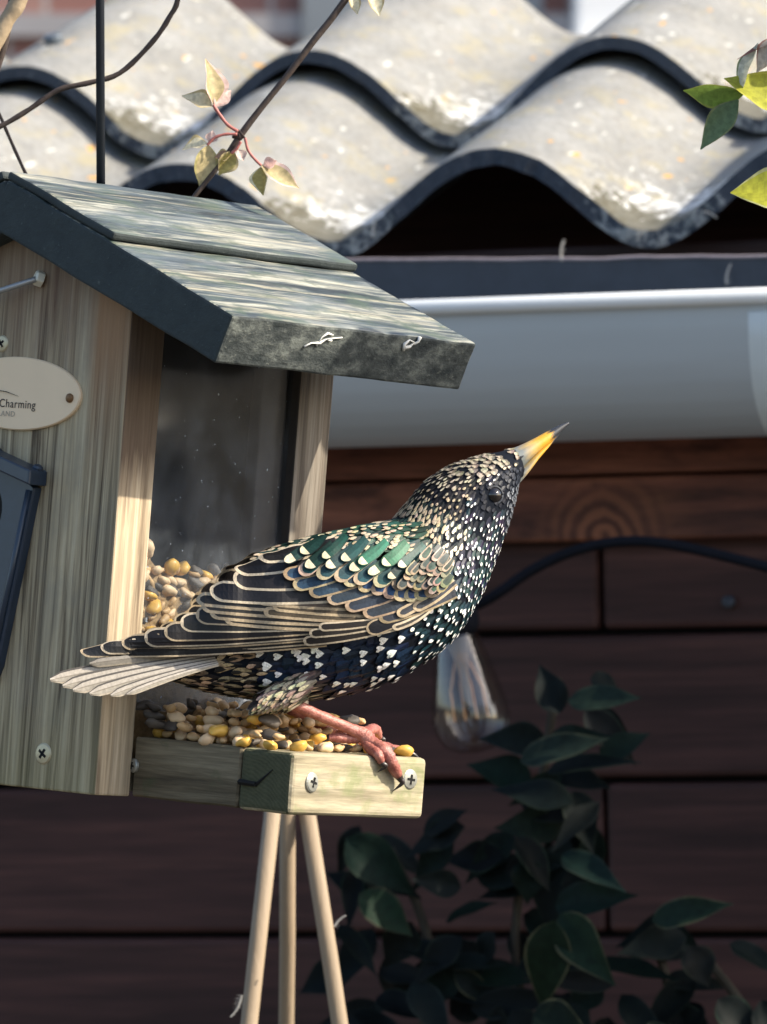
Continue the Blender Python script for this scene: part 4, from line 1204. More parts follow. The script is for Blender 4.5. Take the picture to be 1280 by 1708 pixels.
# lesser coverts at the shoulder
for r_ in range(5):
    for q in range(6):
        tp_ = (668 + q * 13 + r_ * 3 + brnd.uniform(-5, 5), 978 - r_ * 11.5 + q * 2.0 + brnd.uniform(-4, 4))
        if tp_[0] > 742 or (r_ > 2 and q < 2): continue
        wfeather((tp_[0] + 17, tp_[1] - 20), tp_, brnd.uniform(10, 16), jit((0.022, 0.042, 0.038), 0.6), jit((0.27, 0.215, 0.145), 0.45), 1.9, bow=-1, tipw=brnd.uniform(3, 5.5))
print('wing feathers', len(wing_list), lay[0])
# the far wing repeats the near one on the other side
wing2 = empty('wing', None, bird); wing2.scale = (1, -1, 1); wing2.location = (0.010, 0, 0.0)
for o in wing_list[:18]:
    c_ = o.copy(); C.objects.link(c_); c_.parent = wing2

# ------------------------------------------------------------------ tail
tail = empty('tail', None, bird)
M_TAIL = vcol('tail_feather', 0.5, 0.4, 0.18, 900)
TF = [((352, 1091), (150, 1107), 18, 0.6), ((356, 1093), (84, 1134), 24, 0.2), ((358, 1096), (105, 1144), 24, 0.5), ((360, 1100), (122, 1151), 23, 0.8), ((362, 1103), (150, 1157), 21, 1.1), ((364, 1106), (185, 1160), 17, 1.35), ((365, 1108), (212, 1158), 12, 1.5)]
for i, (rt, tp_, w, la_) in enumerate(TF):
    mb = MB(); r = Vector(rt); tq = Vector(tp_); ax = tq - r; L = ax.length; ax /= L; pr = Vector((-ax.y, ax.x))
    rows = []; n = 14
    for j in range(n + 1):
        s = j / n
        hw = w / 2 * (0.55 + 0.45 * min(1, s * 1.5))
        if s > 0.86: hw *= math.sqrt(max(0.02, 1 - ((s - 0.86) / 0.14) ** 2 * 0.93))
        c_ = r + ax * (s * L) + pr * (3.5 * 4 * s * (1 - s))
        row_ = []
        for q in (-1, -0.72, -0.1, 0.1, 0.72, 1):
            la2 = 0.9 * cm + la_ * 0.0045 + 0.0004 * i - abs(q) * 0.0004
            row_.append(mb.vert(BM(c_.x + pr.x * q * hw, c_.y + pr.y * q * hw, la2)))
        rows.append(row_)
    for j in range(n):
        for q in range(5):
            cl = ((0.50, 0.43, 0.33), (0.40, 0.36, 0.30), (0.24, 0.21, 0.17), (0.36, 0.32, 0.27), (0.06, 0.052, 0.045))[q]  # sun glare on the tail is put into these pale colours
            if i == 0: cl = tuple(x * 0.55 for x in cl)
            mb.face((rows[j][q], rows[j][q + 1], rows[j + 1][q + 1], rows[j + 1][q]), 0, cl)
    mb.build('tail_feather', M_TAIL, tail, col=True)

# ------------------------------------------------------------------ head: eye and beak
k = NT('eye_gloss'); k.base((0.010, 0.008, 0.008)); k.rough(0.06, 0.8); M_EYE = k.mat
for sg in (1, -1):
    q = BM(823, 826, 0.0152)
    if sg < 0: q = Vector((q.x, -q.y, q.z))
    mb = MB(); nr = 10
    for i in range(nr + 1):
        pass
    mb.lathe([(0.0033 * math.sin(math.pi * i / 10), -0.0033 * math.cos(math.pi * i / 10)) for i in range(11)], 18, 0, q, (0, -sg, 0))
    ey = mb.build('eye', M_EYE, bird, smooth=True)
    mb = MB(); rr = []
    for i in range(25):
        a = 2 * math.pi * i / 24; rr.append(q + Vector((math.cos(a) * 0.0034, -sg * 0.0011, math.sin(a) * 0.0034)))
    mb.tube(rr, 0.00042, 6); mb.build('eye_ring', plain('eye_ring_skin', (0.035, 0.04, 0.05), 0.6, 0.4), ey, smooth=True)
M_BEAK = vcol('beak_horn', 0.36, 0.5, 0.10, 700)
YEL = (0.60, 0.32, 0.03); BLU = (0.155, 0.17, 0.165); GRY = (0.030, 0.032, 0.038)
def mandible(name, sts):
    TPm = [BM(*s[0]) for s in sts]; BPm = [BM(*s[1]) for s in sts]; Wm = [s[2] * cm for s in sts]
    mb = MB(); n, m_ = 40, 14; rings = []
    for i in range(n + 1):
        t = (len(sts) - 1) * i / n
        a, b, w = crm(TPm, t), crm(BPm, t), max(0.0002, crm(Wm, t))
        rings.append([mb.vert((a + b) / 2 + (a - b) / 2 * math.cos(2 * math.pi * j / m_) + YL * w * math.sin(2 * math.pi * j / m_)) for j in range(m_)])
    for i in range(n):
        x = bpx((crm(TPm, (len(sts) - 1) * i / n) + crm(BPm, (len(sts) - 1) * i / n)) / 2)[0]
        for j in range(m_):
            xx = x + 3 * math.sin(j * 2.1)
            if xx < 888: c_ = lerp(BLU, (0.50, 0.33, 0.10), max(0, min(1, (xx - 866) / 22)))
            elif xx < 914: c_ = lerp((0.50, 0.33, 0.10), YEL, min(1, (xx - 888) / 12))
            else: c_ = lerp(YEL, GRY, max(0, min(1, (xx - 912) / 9)))
            mb.face((rings[i][j], rings[i][(j + 1) % m_], rings[i + 1][(j + 1) % m_], rings[i + 1][j]), 0, c_)
    mb.face(rings[0][::-1], 0, BLU); mb.face(rings[-1], 0, GRY)
    return mb.build(name, M_BEAK, bird, smooth=True, col=True, fix=True)
up_ = mandible('upper_mandible', [((840, 752), (866, 787), 0.46), ((862, 745), (879, 772), 0.42), ((886, 734), (898, 754), 0.32), ((912, 720), (920, 737), 0.22), ((934, 709), (938, 719), 0.11), ((948, 704), (950, 707), 0.04)])
mandible('lower_mandible', [((862, 784), (860, 812), 0.40), ((879, 770), (876, 794), 0.36), ((898, 752), (896, 768), 0.26), ((918, 736), (916, 745), 0.15), ((932, 722), (932, 727), 0.05)])
q0 = BM(864, 768, 0.0040)
mb = MB(); mb.tube([BM(860, 773, 0.0037), BM(867, 764, 0.0042), BM(874, 760, 0.0036)], [0.0006, 0.0013, 0.0005], 8, flat=0.5)
mb.build('nostril', plain('nostril_dark', (0.012, 0.014, 0.018), 0.7, 0.3), up_, smooth=True)
# bristly dark lores in front of the eye
mb = MB()
for i in range(90):
    x, y = brnd.uniform(834, 862), 0
    y = brnd.uniform(-11, 11) + 812 - (x - 832) * 0.85
    p = BM(x, y, 0.0118 - (x - 834) * 0.00022)
    feather(mb, p, BM(x - 10, y + 9, 0.0118 - (x - 844) * 0.00022) - p, Vector((0.15, -1, 0.1)).normalized(), 0.0030, 0.0012, jit((0.011, 0.013, 0.02), 0.4), None, 0)
lo = mb.build('lores', M_PLUM, bird, col=True); lo['kind'] = 'stuff'

# ------------------------------------------------------------------ legs
k = NT('leg_skin')
ln1 = k.noise(k.coords((260, 260, 260)), 1, 4); ln2 = k.noise(k.coords((900, 900, 900)), 1, 3)
k.base(k.mix(k.ramp(ln1, [(0.35, 0.0), (0.7, 1.0)]), (0.23, 0.062, 0.048), (0.46, 0.19, 0.145))); k.rough(0.45, 0.5); k.bump(k.math('ADD', ln1, ln2), 0.5, 0.0008); M_LEG = k.mat
M_CLAW = plain('claw_horn', (0.03, 0.022, 0.02), 0.35, 0.5)
def FB(x, y, a): return BD.I @ (FD.M @ FD.at(x, y, 0, a * cm))       # bird-local point over the rail plane a
def dsp(pts, n=5):
    out = []
    for i in range((len(pts) - 1) * n + 1): out.append(crm(pts, i / n))
    return out
def limb(mb, pts, rad, n=5, sides=10, bumps=0.0):
    pp = dsp([Vector(p) for p in pts], n); rr = dsp(list(rad), n)
    rr = [r * (1 + bumps * math.sin(i * 2.6)) for i, r in enumerate(rr)]
    mb.tube(pp, rr, sides)
def leg(shift, near):
    mb = MB()
    if near:
        ank = BM(452, 1158, 0.013); foot = FB(608, 1226, -0.95)
        limb(mb, [BM(470, 1142, 0.012), ank, ank + (foot - ank) * 0.35, ank + (foot - ank) * 0.8, foot], [0.0046, 0.0030, 0.0023, 0.0022, 0.0030], 6, 10, 0.05)
        toes = [([foot, FB(624, 1243, -0.5), FB(641, 1253, 0.08), FB(654, 1274, 0.30), FB(664, 1293, 0.24)], [0.0030, 0.0029, 0.0030, 0.0026, 0.0019], FB(667, 1297, 0.25), FB(655, 1320, 0.06)),
                ([foot, FB(615, 1219, -1.2), FB(626, 1217, -1.5), FB(632, 1229, -1.75)], [0.0028, 0.0021, 0.0022, 0.0015], FB(633, 1231, -1.8), FB(628, 1243, -1.9)),
                ([foot, FB(613, 1242, -0.7), FB(622, 1252, -0.25), FB(631, 1259, 0.14), FB(637, 1272, 0.2)], [0.0028, 0.0021, 0.0022, 0.0020, 0.0014], FB(637, 1273, 0.22), FB(630, 1288, 0.08)),
                ([foot, FB(590, 1232, -1.25), FB(566, 1231, -1.5), FB(548, 1230, -1.75)], [0.0028, 0.0021, 0.0019, 0.0013], FB(547, 1230, -1.78), FB(537, 1238, -1.9))]
    else:
        ank = BM(475, 1168, -0.012); foot = BM(575, 1232, -0.020)
        limb(mb, [BM(500, 1130, -0.014), ank, ank + (foot - ank) * 0.5, foot], [0.0050, 0.0034, 0.0028, 0.0034], 6, 10, 0.035)
        fz = [foot + Vector(v) for v in ((0.012, -0.004, -0.003), (0.022, -0.008, -0.005), (0.014, 0.005, -0.003), (0.022, 0.010, -0.005), (-0.010, 0, -0.003), (-0.018, 0.001, -0.004))]
        toes = [([foot, fz[0], fz[1]], [0.0033, 0.0027, 0.0016], fz[1], fz[1] + Vector((0.006, -0.001, -0.003))), ([foot, fz[2], fz[3]], [0.0033, 0.0027, 0.0016], fz[3], fz[3] + Vector((0.006, 0.002, -0.003))), ([foot, fz[4], fz[5]], [0.0033, 0.0026, 0.0016], fz[5], fz[5] + Vector((-0.006, 0, -0.003)))]
    for pts, rad, c0_, c1_ in toes: limb(mb, pts, rad, 6, 10, 0.09)
    o = mb.build('leg', M_LEG, bird, smooth=True)
    for pts, rad, c0_, c1_ in toes:
        mb = MB(); d = (c1_ - c0_); md = c0_ + d * 0.5 + Vector((0.0022, -0.0008, 0.0005)) * (1 if near else 0.3)
        limb(mb, [pts[-1] + (pts[-2] - pts[-1]) * 0.1, c0_ + (md - c0_) * 0.3, md, c1_], [rad[-1] * 0.95, 0.0013, 0.0009, 0.0001], 5, 8)
        mb.build('claw', M_CLAW, o, smooth=True)
leg(0, True); leg(0, False)
# feathered thigh
mb = MB(); 
for i in range(330):
    f = brnd.random() * 1.25 - 0.25; a = brnd.uniform(0, 2 * math.pi)
    x = 505 - 52 * f + brnd.uniform(-6, 6); y = 1140 + 20 * f
    c_ = BM(x, y, 0.016); rr = 0.0078 - 0.0040 * f
    nrm = Vector((0.3 * math.sin(a), -math.cos(a), math.sin(a))).normalized()
    feather(mb, c_ + nrm * rr, Vector((-0.8, 0, -0.42)), nrm, 0.0085, 0.0026, jit((0.07, 0.062, 0.052), 0.5), jit((0.32, 0.27, 0.19), 0.35), 4, 0.04)
th = mb.build('thigh_plumage', M_PLUM, bird, col=True); th['kind'] = 'stuff'
mb = MB(); limb(mb, [BM(512, 1130, 0.010), BM(492, 1142, 0.014), BM(470, 1152, 0.0145), BM(452, 1159, 0.0135)], [0.006, 0.0055, 0.0045, 0.0036], 5, 12); mb.build('thigh', plain('thigh_down', (0.06, 0.052, 0.042), 0.9, 0.2, 0, 0.5, 500), bird, smooth=True)
# ================================================================== three wooden canes standing together behind the tray
tri = tag(empty('cane_tripod', Matrix.Translation(Vector((P(480, 1300, 2.95).x, 2.95, 0)))), 'three pale round wooden canes spread like a tripod under the feeder tray', 'tripod')
TI = tri.matrix_world.inverted()
k = NT('cane_wood')
w1_ = k.noise(k.coords((400, 400, 14)), 1, 4); w2_ = k.noise(k.coords((60, 60, 30)), 1, 5)
k.base(k.mix(w2_, k.mix(w1_, (0.22, 0.16, 0.10), (0.33, 0.25, 0.17)), (0.25, 0.195, 0.135))); k.rough(0.7, 0.3); k.bump(w1_, 0.3, 0.001); M_CANE = k.mat
def cane(x0, y0, x1, y1, d0, d1, r):
    p0, p1 = P(x0, y0, d0), P(x1, y1, d1); v = p1 - p0
    g = p0 + v * (p0.z / -v.z)
    top_ = p0 - v * 0.42
    mb = MB(); n = 14
    pts = [TI @ (top_ + (g - top_) * i / n + Vector((0.0008 * math.sin(i * 1.3 + x0), 0, 0))) for i in range(n + 1)]
    mb.tube(pts, [r * (1 + 0.03 * math.sin(i * 2.1 + x0)) for i in range(n + 1)], 14)
    return mb.build('cane', M_CANE, tri, smooth=True)
cane(457, 1355, 416, 1708, 2.93, 2.90, 0.0038)
cane(478, 1355, 476, 1708, 2.95, 2.99, 0.0036)
cane(510, 1355, 566, 1708, 2.95, 2.93, 0.0038)
ap = P(482, 1205, 2.945)
mb = MB(); mb.lathe([(0.0078, -0.006), (0.0082, 0.0), (0.0078, 0.006)], 16, 0, TI @ ap, (0, 0, 1)); mb.build('binding', plain('twine', (0.25, 0.19, 0.11), 0.9, 0.2, 0, 0.4, 500, 0.5), tri, smooth=True)

# ================================================================== string light bulb and its cable
M_CABLE = plain('cable_rubber', (0.007, 0.008, 0.012), 0.8, 0.1)
def cpath(pts, dd): return [P(x, y, dd) for x, y in pts]
pts = cpath([(755, 1005), (790, 1010), (830, 990), (880, 955), (940, 925), (1000, 908), (1060, 903), (1120, 910), (1200, 928), (1290, 952), (1400, 985)], 3.36)
pts = dsp(pts, 4)
for i, p in enumerate(pts): p.y = 3.36 - (p.x - 0.03) * math.tan(BETA)
cbl = MB(); cbl.tube(pts, 0.0028, 10)
tag(cbl.build('light_cable', M_CABLE, None, smooth=True), 'black cable of a string light slung along the shed wall', 'cable')
bo = P(760, 1042, 3.33)
bax = (P(795, 1250, 3.33) - bo).normalized()
bulb = tag(empty('light_bulb', Matrix.Translation(bo)), 'clear teardrop filament bulb hanging unlit beside the bird', 'bulb')
k = NT('bulb_glass')
tr = k.n('BsdfTransparent'); tr.inputs[0].default_value = (0.80, 0.79, 0.78, 1)
gl = k.n('BsdfGlossy'); gl.inputs['Roughness'].default_value = 0.06
lw = k.n('LayerWeight'); lw.inputs[0].default_value = 0.28
mx = k.n('MixShader'); k.l(lw.outputs['Facing'], mx.inputs[0]); 
fm = k.math('ADD', k.math('MULTIPLY', k.math('POWER', lw.outputs['Facing'], 2.0), 0.75), 0.09); k.l(fm, mx.inputs[0])
k.l(tr.outputs[0], mx.inputs[1]); k.l(gl.outputs[0], mx.inputs[2]); k.l(mx.outputs[0], k.out.inputs[0]); M_BULB = k.mat
Lb = (P(795, 1256, 3.33) - bo).length
mb = MB(); mb.lathe([(0.0085, 0.0), (0.0110, Lb * 0.12), (0.0150, Lb * 0.35), (0.0185, Lb * 0.58), (0.0198, Lb * 0.72), (0.0188, Lb * 0.83), (0.0150, Lb * 0.93), (0.0085, Lb * 0.985), (0.0015, Lb)], 28, 0, (0, 0, 0), bax)
mb.build('glass', M_BULB, bulb, smooth=True)
mb = MB(); mb.lathe([(0.0070, 0.0), (0.0062, Lb * 0.15), (0.0030, Lb * 0.36), (0.0022, Lb * 0.60), (0.0030, Lb * 0.64)], 14, 0, (0, 0, 0), bax)
k = NT('stem_glass'); k.base((0.55, 0.50, 0.42)); k.rough(0.15, 0.6); k.b.inputs['Alpha'].default_value = 0.45; mb.build('stem', k.mat, bulb, smooth=True)
side = bax.cross(Vector((0, 1, 0))).normalized()
mb = MB()
for s_ in (-1, -0.35, 0.35, 1): mb.tube([bax * Lb * 0.22 + side * 0.002 * s_, bax * Lb * 0.5 + side * 0.008 * s_, bax * Lb * 0.74 + side * 0.0085 * s_], 0.0006, 6)
mb.build('filament', plain('filament_copper', (0.55, 0.30, 0.14), 0.4, 0.5, 0.5), bulb)
mb = MB(); mb.lathe([(0.0065, -0.020), (0.0120, -0.018), (0.0125, 0.000), (0.0100, 0.006)], 18, 0, (0, 0, 0), bax)
mb.tube([-bax * 0.015, P(757, 1004, 3.36) - bo], 0.0035, 8); mb.build('socket', M_CABLE, bulb, smooth=True)

# ================================================================== leaves
def leaf_obj(name, root, tip, width, face, mat, c_mid, c_edge, parent, fold=0.35, curl=0.12, edge_w=0.16, I=None, seg=12, shape=0.72, wave=0.0):
    """pointed leaf blade folded along its midrib; face: direction its upper side looks"""
    root, tip = Vector(root), Vector(tip); ax = tip - root; L = ax.length; ax /= L
    nz = (Vector(face) - ax * Vector(face).dot(ax)).normalized(); sd = nz.cross(ax)
    mb = MB(); rows = []
    cols = (-1, -1 + edge_w, -0.5, 0, 0.5, 1 - edge_w, 1)
    for i in range(seg + 1):
        s = i / seg
        hw = width / 2 * (math.sin(math.pi * s ** shape) ** 1.05 if 0 < s < 1 else 0.0) * (1.12 - 0.30 * s)
        hw = max(hw, 0.00025)
        c_ = root + ax * (s * L) - nz * (curl * L * s * s)
        row_ = []
        for q in cols:
            h = abs(q) * hw * fold + wave * hw * math.sin(s * 9 + q * 2) * abs(q) - (0.03 * hw if q == 0 else 0)
            p = c_ + sd * (q * hw) + nz * h
            row_.append(mb.vert(I @ p if I else p))
        rows.append(row_)
    for i in range(seg):
        for j in range(6):
            cl = c_edge if j in (0, 5) else c_mid
            if j in (2, 3) and False: cl = c_mid
            f = 1 + 0.10 * math.sin(i * 3.7 + j * 1.9)
            mb.face((rows[i][j], rows[i][j + 1], rows[i + 1][j + 1], rows[i + 1][j]), 0, tuple(x * f for x in cl))
    return mb.build(name, mat, parent, smooth=True, col=True)

# --- dark variegated shrub against the wall
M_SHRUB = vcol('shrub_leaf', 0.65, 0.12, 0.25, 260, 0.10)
SB = P(900, 1708, 3.28); 
shrub = tag(empty('climbing_shrub', Matrix.Translation((SB.x, 3.26, 0))), 'dark green shrub with pale edged leaves growing in the shade by the wall', 'shrub')
SI = shrub.matrix_world.inverted()
prn = random.Random(12)
M_STEM = plain('shrub_stem', (0.035, 0.03, 0.022), 0.8, 0.2)
def yw(x, extra=0.0): return 3.33 - ((x - 640) / F * 3.3) * math.tan(BETA) - 0.02 - extra
stems = [[(700, 1900), (720, 1600), (650, 1420)], [(880, 1900), (860, 1560), (900, 1330), (930, 1130)], [(960, 1950), (960, 1650), (940, 1450)], [(1100, 1950), (1120, 1700), (1080, 1530)], [(1230, 1950), (1250, 1720), (1180, 1600)]]
for stp in stems:
    pw = [Vector((P(x, y, 3.28).x, yw(x), P(x, y, 3.28).z)) for x, y in stp]
    pw = [Vector((SB.x + (pw[0].x - SB.x) * 0.3, 3.26, 0)), Vector((pw[0].x, pw[0].y, pw[0].z * 0.6))] + pw
    mb = MB(); mb.tube([SI @ p for p in dsp(pw, 5)], 0.0024, 7); mb.build('stem', M_STEM, shrub, smooth=True)
GD = (0.016, 0.042, 0.028); GE = (0.17, 0.18, 0.10)
def sleaf(x0, y0, x1, y1, w, d=0.0, mid=GD, edge=None, face=None):
    a, b = P(x0, y0, 1), P(x1, y1, 1)
    ya, yb = yw(x0, d), yw(x1, d + prn.uniform(-0.01, 0.025))
    fa = face or (prn.uniform(-.5, .3), -0.8, prn.uniform(0.1, 0.8))
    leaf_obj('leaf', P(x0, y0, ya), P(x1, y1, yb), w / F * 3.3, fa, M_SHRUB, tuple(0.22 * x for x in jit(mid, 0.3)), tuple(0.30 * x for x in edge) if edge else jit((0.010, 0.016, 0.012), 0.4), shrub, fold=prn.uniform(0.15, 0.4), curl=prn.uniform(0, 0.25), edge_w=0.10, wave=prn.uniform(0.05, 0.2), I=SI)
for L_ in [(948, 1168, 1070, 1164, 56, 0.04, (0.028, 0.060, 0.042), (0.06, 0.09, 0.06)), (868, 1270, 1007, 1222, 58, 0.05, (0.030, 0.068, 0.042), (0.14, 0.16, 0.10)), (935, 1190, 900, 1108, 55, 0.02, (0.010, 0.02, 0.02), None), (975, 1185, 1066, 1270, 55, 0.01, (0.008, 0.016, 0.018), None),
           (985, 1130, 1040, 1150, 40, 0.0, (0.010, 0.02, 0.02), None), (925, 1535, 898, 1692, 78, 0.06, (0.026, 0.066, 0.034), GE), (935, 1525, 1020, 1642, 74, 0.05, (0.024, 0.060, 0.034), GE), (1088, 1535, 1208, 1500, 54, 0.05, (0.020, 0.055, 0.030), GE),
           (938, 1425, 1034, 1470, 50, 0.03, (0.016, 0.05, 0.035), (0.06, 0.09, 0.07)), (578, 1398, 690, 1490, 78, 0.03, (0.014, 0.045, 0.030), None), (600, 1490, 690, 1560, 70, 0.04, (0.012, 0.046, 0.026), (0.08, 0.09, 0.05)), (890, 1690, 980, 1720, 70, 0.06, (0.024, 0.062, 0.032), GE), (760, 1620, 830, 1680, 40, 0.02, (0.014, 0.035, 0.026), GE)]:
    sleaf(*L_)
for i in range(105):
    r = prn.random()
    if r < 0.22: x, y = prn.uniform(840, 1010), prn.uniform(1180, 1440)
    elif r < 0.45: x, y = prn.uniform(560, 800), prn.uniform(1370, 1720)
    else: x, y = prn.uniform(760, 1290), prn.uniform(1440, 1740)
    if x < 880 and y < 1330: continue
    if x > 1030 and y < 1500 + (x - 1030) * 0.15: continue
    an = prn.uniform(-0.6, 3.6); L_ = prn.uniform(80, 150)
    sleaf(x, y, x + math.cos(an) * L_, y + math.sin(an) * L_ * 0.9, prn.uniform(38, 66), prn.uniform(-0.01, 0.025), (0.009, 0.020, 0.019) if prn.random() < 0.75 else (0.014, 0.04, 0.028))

# --- the vine by the hanging rod
M_VLEAF = vcol('vine_leaf', 0.5, 0.4, 0.2, 420, 0.32)
M_VSTEM = plain('vine_stem', (0.055, 0.040, 0.034), 0.75, 0.3, 0, 0.5, 260, 0.4)
M_VOLD = plain('vine_old_stem', (0.34, 0.26, 0.17), 0.85, 0.2, 0, 0.35, 200, 0.5)
M_PET = plain('vine_petiole', (0.36, 0.12, 0.10), 0.5, 0.4)
vine = tag(empty('vine', Matrix.Translation((htop.x - 0.42, htop.y + 0.14, 0))), 'bare brown vine stems with pink tinged young leaves above the feeder', 'vine')
VI = vine.matrix_world.inverted()
def vstem(pts, dd, r, mat=M_VSTEM, name='stem', rr=None):
    p3 = dsp([VI @ P(x, y, dd if not isinstance(dd, list) else dd[i]) for i, (x, y) in enumerate(pts)], 5)
    mb = MB(); mb.tube(p3, [r * (1 + 0.08 * math.sin(i * 1.7)) for i in range(len(p3))] if rr is None else dsp(rr, 5), 9); return mb.build(name, mat, vine, smooth=True)
DV = 2.66
vstem([(318, 336), (345, 302), (372, 268), (404, 222), (436, 180), (478, 128), (522, 70), (560, 22), (600, -40), (650, -160), (640, -320)], DV, 0.0011, rr=[0.0010, 0.0010, 0.0010, 0.0014, 0.0013, 0.0013, 0.0014, 0.0014, 0.0015, 0.0016, 0.0018])
vstem([(404, 222), (398, 226), (392, 222)], DV, 0.0021, name='node')
vstem([(-40, 222), (0, 211), (50, 182), (98, 150), (150, 138), (200, 122), (250, 75), (282, 30), (300, -20), (310, -200), (250, -420)], DV + 0.02, 0.0011)
vstem([(46, 296), (25, 250), (0, 192), (-30, 120), (-40, -100), (20, -300)], DV + 0.03, 0.0007)
vstem([(-30, 120), (5, 45), (35, -5), (60, -80), (90, -260)], DV + 0.01, 0.0034, M_VOLD)
vstem([(-20, 160), (8, 70), (20, 0), (30, -90), (60, -280)], DV + 0.015, 0.0016)
# trunk to the ground and the shoots it gathers overhead
gz = [Vector((htop.x - 0.42, htop.y + 0.14, 0)), Vector((htop.x - 0.40, htop.y + 0.14, 0.7)), Vector((htop.x - 0.38, htop.y + 0.14, 1.5)), P(20, -300, DV + 0.02), P(250, -420, DV), P(640, -320, DV), P(1100, -300, DV), P(1420, -120, DV)]
mb = MB(); mb.tube([VI @ p for p in dsp(gz, 6)], 0.006, 10); mb.build('trunk', M_VOLD, vine, smooth=True)
PK = (0.68, 0.48, 0.42); OL = (0.46, 0.37, 0.19); CRM = (0.66, 0.60, 0.42)
def vleaf(x0, y0, x1, y1, w, mid, edge, face=(0.3, -1, 0.3), d=DV, dt=0.0, fold=0.5, I=VI, parent=vine, edge_w=0.25):
    return leaf_obj('leaf', P(x0, y0, d), P(x1, y1, d + dt), 1.55 * w / F * DV, face, M_VLEAF, mid, edge, parent, shape=0.88, fold=fold, curl=0.06, edge_w=edge_w, I=I, wave=0.12)
vstem([(397, 219), (380, 208), (366, 190), (356, 175)], DV - 0.002, 0.0007, M_PET, 'petiole')
vleaf(356, 176, 346, 97, 34, OL, PK, (0.9, -0.8, 0.1), fold=0.6)
vleaf(354, 178, 304, 158, 26, CRM, OL, (-0.1, -0.7, 0.7), fold=0.5)
vleaf(358, 178, 386, 150, 18, PK, (0.60, 0.45, 0.40), (0.1, -1, 0.3), dt=0.004)
vstem([(396, 224), (376, 224), (358, 230), (346, 242)], DV - 0.004, 0.0006, M_PET, 'petiole')
vleaf(347, 240, 304, 248, 24, CRM, OL, (-0.1, -0.6, 0.8))
vleaf(348, 242, 335, 312, 30, OL, (0.42, 0.36, 0.15), (0.5, -1, 0.1), fold=0.35)
vleaf(350, 238, 356, 218, 14, (0.58, 0.42, 0.38), PK)
vstem([(409, 230), (414, 250), (424, 264), (436, 276)], DV - 0.004, 0.0006, M_PET, 'petiole')
vleaf(436, 276, 500, 312, 26, OL, PK, (0.2, -0.9, 0.5), fold=0.4)
vleaf(436, 278, 438, 326, 24, (0.36, 0.29, 0.10), CRM, (-0.6, -0.9, 0.2), fold=0.55)
vleaf(440, 276, 462, 268, 14, (0.60, 0.38, 0.33), PK)
vstem([(402, 236), (395, 248), (386, 256)], DV - 0.002, 0.0006, M_PET, 'petiole')
vleaf(390, 252, 366, 292, 24, (0.34, 0.28, 0.09), OL, (0.5, -1, 0.1))
vleaf(398, 250, 407, 268, 13, (0.62, 0.48, 0.42), PK)
vleaf(384, 258, 358, 262, 14, (0.32, 0.2, 0.14), OL)
vleaf(586, -12, 597, 24, 14, CRM, OL); vleaf(618, -18, 634, 26, 20, CRM, OL, (0.4, -1, 0.2)); vleaf(600, -14, 620, -40, 20, OL, PK)

# --- green spray at the right-hand edge, hanging from an arching shoot of its own
DG = 2.60
sprayM = Matrix.Translation(P(1460, 190, DG))
spray = tag(empty('vine_spray', sprayM), 'spray of fresh yellow green leaves hanging in front of the roof', 'leafy shoot')
GI = sprayM.inverted()
mb = MB(); mb.tube([GI @ p for p in dsp([P(1420, -140, DG), P(1450, 20, DG), P(1420, 130, DG), P(1330, 175, DG), P(1290, 196, DG)], 6)], 0.0013, 8); mb.build('stem', M_VSTEM, spray, smooth=True)
mb = MB(); mb.tube([GI @ p for p in dsp([P(1420, 130, DG), P(1400, 240, DG), P(1360, 310, DG), P(1330, 322, DG)], 6)], 0.0010, 8); mb.build('stem', M_VSTEM, spray, smooth=True)
YG = (0.34, 0.34, 0.03); MG = (0.16, 0.24, 0.045); DGN = (0.10, 0.15, 0.07)
def gleaf(x0, y0, x1, y1, w, mid, edge, face, fold=0.35, dt=0.0): return leaf_obj('leaf', P(x0, y0, DG), P(x1, y1, DG + dt), w / F * DG, face, M_VLEAF, mid, edge, spray, shape=0.9, fold=fold, curl=0.05, edge_w=0.14, I=GI, wave=0.10)
gleaf(1330, 178, 1210, 127, 84, YG, (0.42, 0.40, 0.06), (-0.2, -0.8, 0.75), 0.25)
gleaf(1240, 158, 1140, 154, 56, MG, (0.24, 0.27, 0.06), (0.1, -0.6, -0.6), 0.3)
gleaf(1232, 166, 1168, 248, 48, DGN, (0.16, 0.18, 0.08), (-0.6, -0.9, -0.3), 0.3)
gleaf(1330, 322, 1219, 318, 88, YG, (0.36, 0.36, 0.16), (-0.1, -0.8, 0.6), 0.25)
gleaf(1238, 150, 1262, 70, 46, (0.42, 0.42, 0.34), (0.18, 0.21, 0.12), (-0.9, -0.5, 0.2), 0.5)
gleaf(1300, 66, 1229, 96, 16, (0.20, 0.09, 0.07), (0.25, 0.12, 0.09), (0, -0.4, 0.9), 0.5)
gleaf(1300, 60, 1262, 120, 40, (0.36, 0.32, 0.28), (0.30, 0.16, 0.13), (-0.3, -1, 0.2), 0.3)
for (x0, y0, x1, y1) in ((1440, 40, 1380, 0), (1450, 20, 1500, -30), (1430, 100, 1480, 140), (1400, 240, 1450, 290), (1425, -100, 1380, -130)):
    gleaf(x0, y0, x1, y1, 60, MG, YG, (-0.2, -0.7, 0.6))
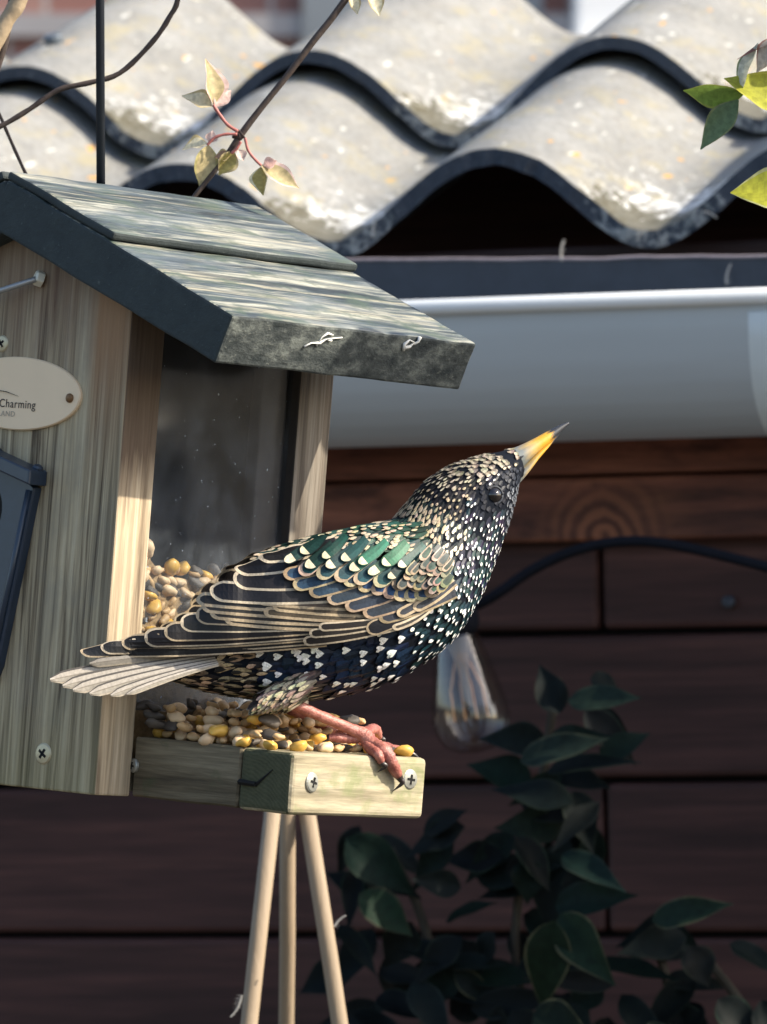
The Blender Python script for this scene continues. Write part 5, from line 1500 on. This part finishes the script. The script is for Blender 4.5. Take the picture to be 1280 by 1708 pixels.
for i in range(13):  # out-of-view leaves added to shade the right end of the eave
    y = -12 + i * 13.5 + prn.uniform(-4, 4); x = 1400 + prn.uniform(-16, 16); d_ = 2.515 + (y + 10) / 145 * 0.05
    if i == 2: continue
    leaf_obj('leaf', P(x - 22, y - 24, d_ - 0.008), P(x + 16, y + 46, d_ + 0.008 + prn.uniform(-.004, .004)), 66 / F * DG, (0.75, -0.2, 0.6), M_VLEAF, MG, YG, spray, fold=0.2, I=GI)

# ================================================================== moulted down caught about the eaves and canes
M_DOWN = vcol('down', 0.9, 0.2, 0.1, 500, 0.35)
def down(x, y, d, L, ang, where, I=None):
    mb = MB(); L = L / F * d
    o = P(x, y, d); dr = Vector((math.cos(ang), 0, -math.sin(ang))); sd = Vector((math.sin(ang), 0.2, math.cos(ang)))
    sh = [o + dr * L * t + sd * (0.18 * L * math.sin(t * 2.2)) for t in (0, 0.25, 0.5, 0.75, 1)]
    mb.tube(sh, 0.00035 * d / 3, 5, c=(0.6, 0.57, 0.52))
    for i in range(30):
        t = i / 30 * prn.uniform(0.9, 1.0); p = o + dr * L * t + sd * (0.18 * L * math.sin(t * 2.2)); s_ = 1 if i % 2 else -1
        q = p + dr * L * 0.16 + sd * s_ * L * (0.20 * (1 - t) + 0.05) + Vector((0, prn.uniform(-1, 1) * L * 0.1, 0))
        q = p + (q - p) * prn.uniform(0.4, 1.2)
        mb.face((mb.vert(p), mb.vert(p + dr * L * 0.025), mb.vert(q)), 0, (0.62, 0.6, 0.56))
    tag(mb.build('down_feather', M_DOWN, None, col=True), where, 'feather', 'loose down feathers')
def dsh(x, y, b): return (SH.M @ SH.at(x, y, 1, b)).y
for (x, y, b, L, a, wh) in ((937, 436, -0.019, 36, -1.3, 'small white down feather standing on the pale flashing lip under the wide roof crest'), (1172, 352, -0.003, 26, 0.6, 'white down feather clinging to the sheet edge right of the trough'), (622, 396, -0.003, 40, -1.2, 'curled white down feather on the sheet edge just above the feeder roof'),
                            (1212, 474, -0.021, 34, -1.2, 'small down feather stuck on the flashing near the gutter bracket')):
    down(x, y, dsh(x, y, b), L, a, wh)
for (x, y, L, a, wh) in ((404, 1660, 40, 2.2, 'tuft of down caught low on the outer slanting cane'), (558, 1545, 26, -0.6, 'small tuft of down caught on the cane that leans towards the shrub')):
    down(x, y, 2.895, L, a, wh)
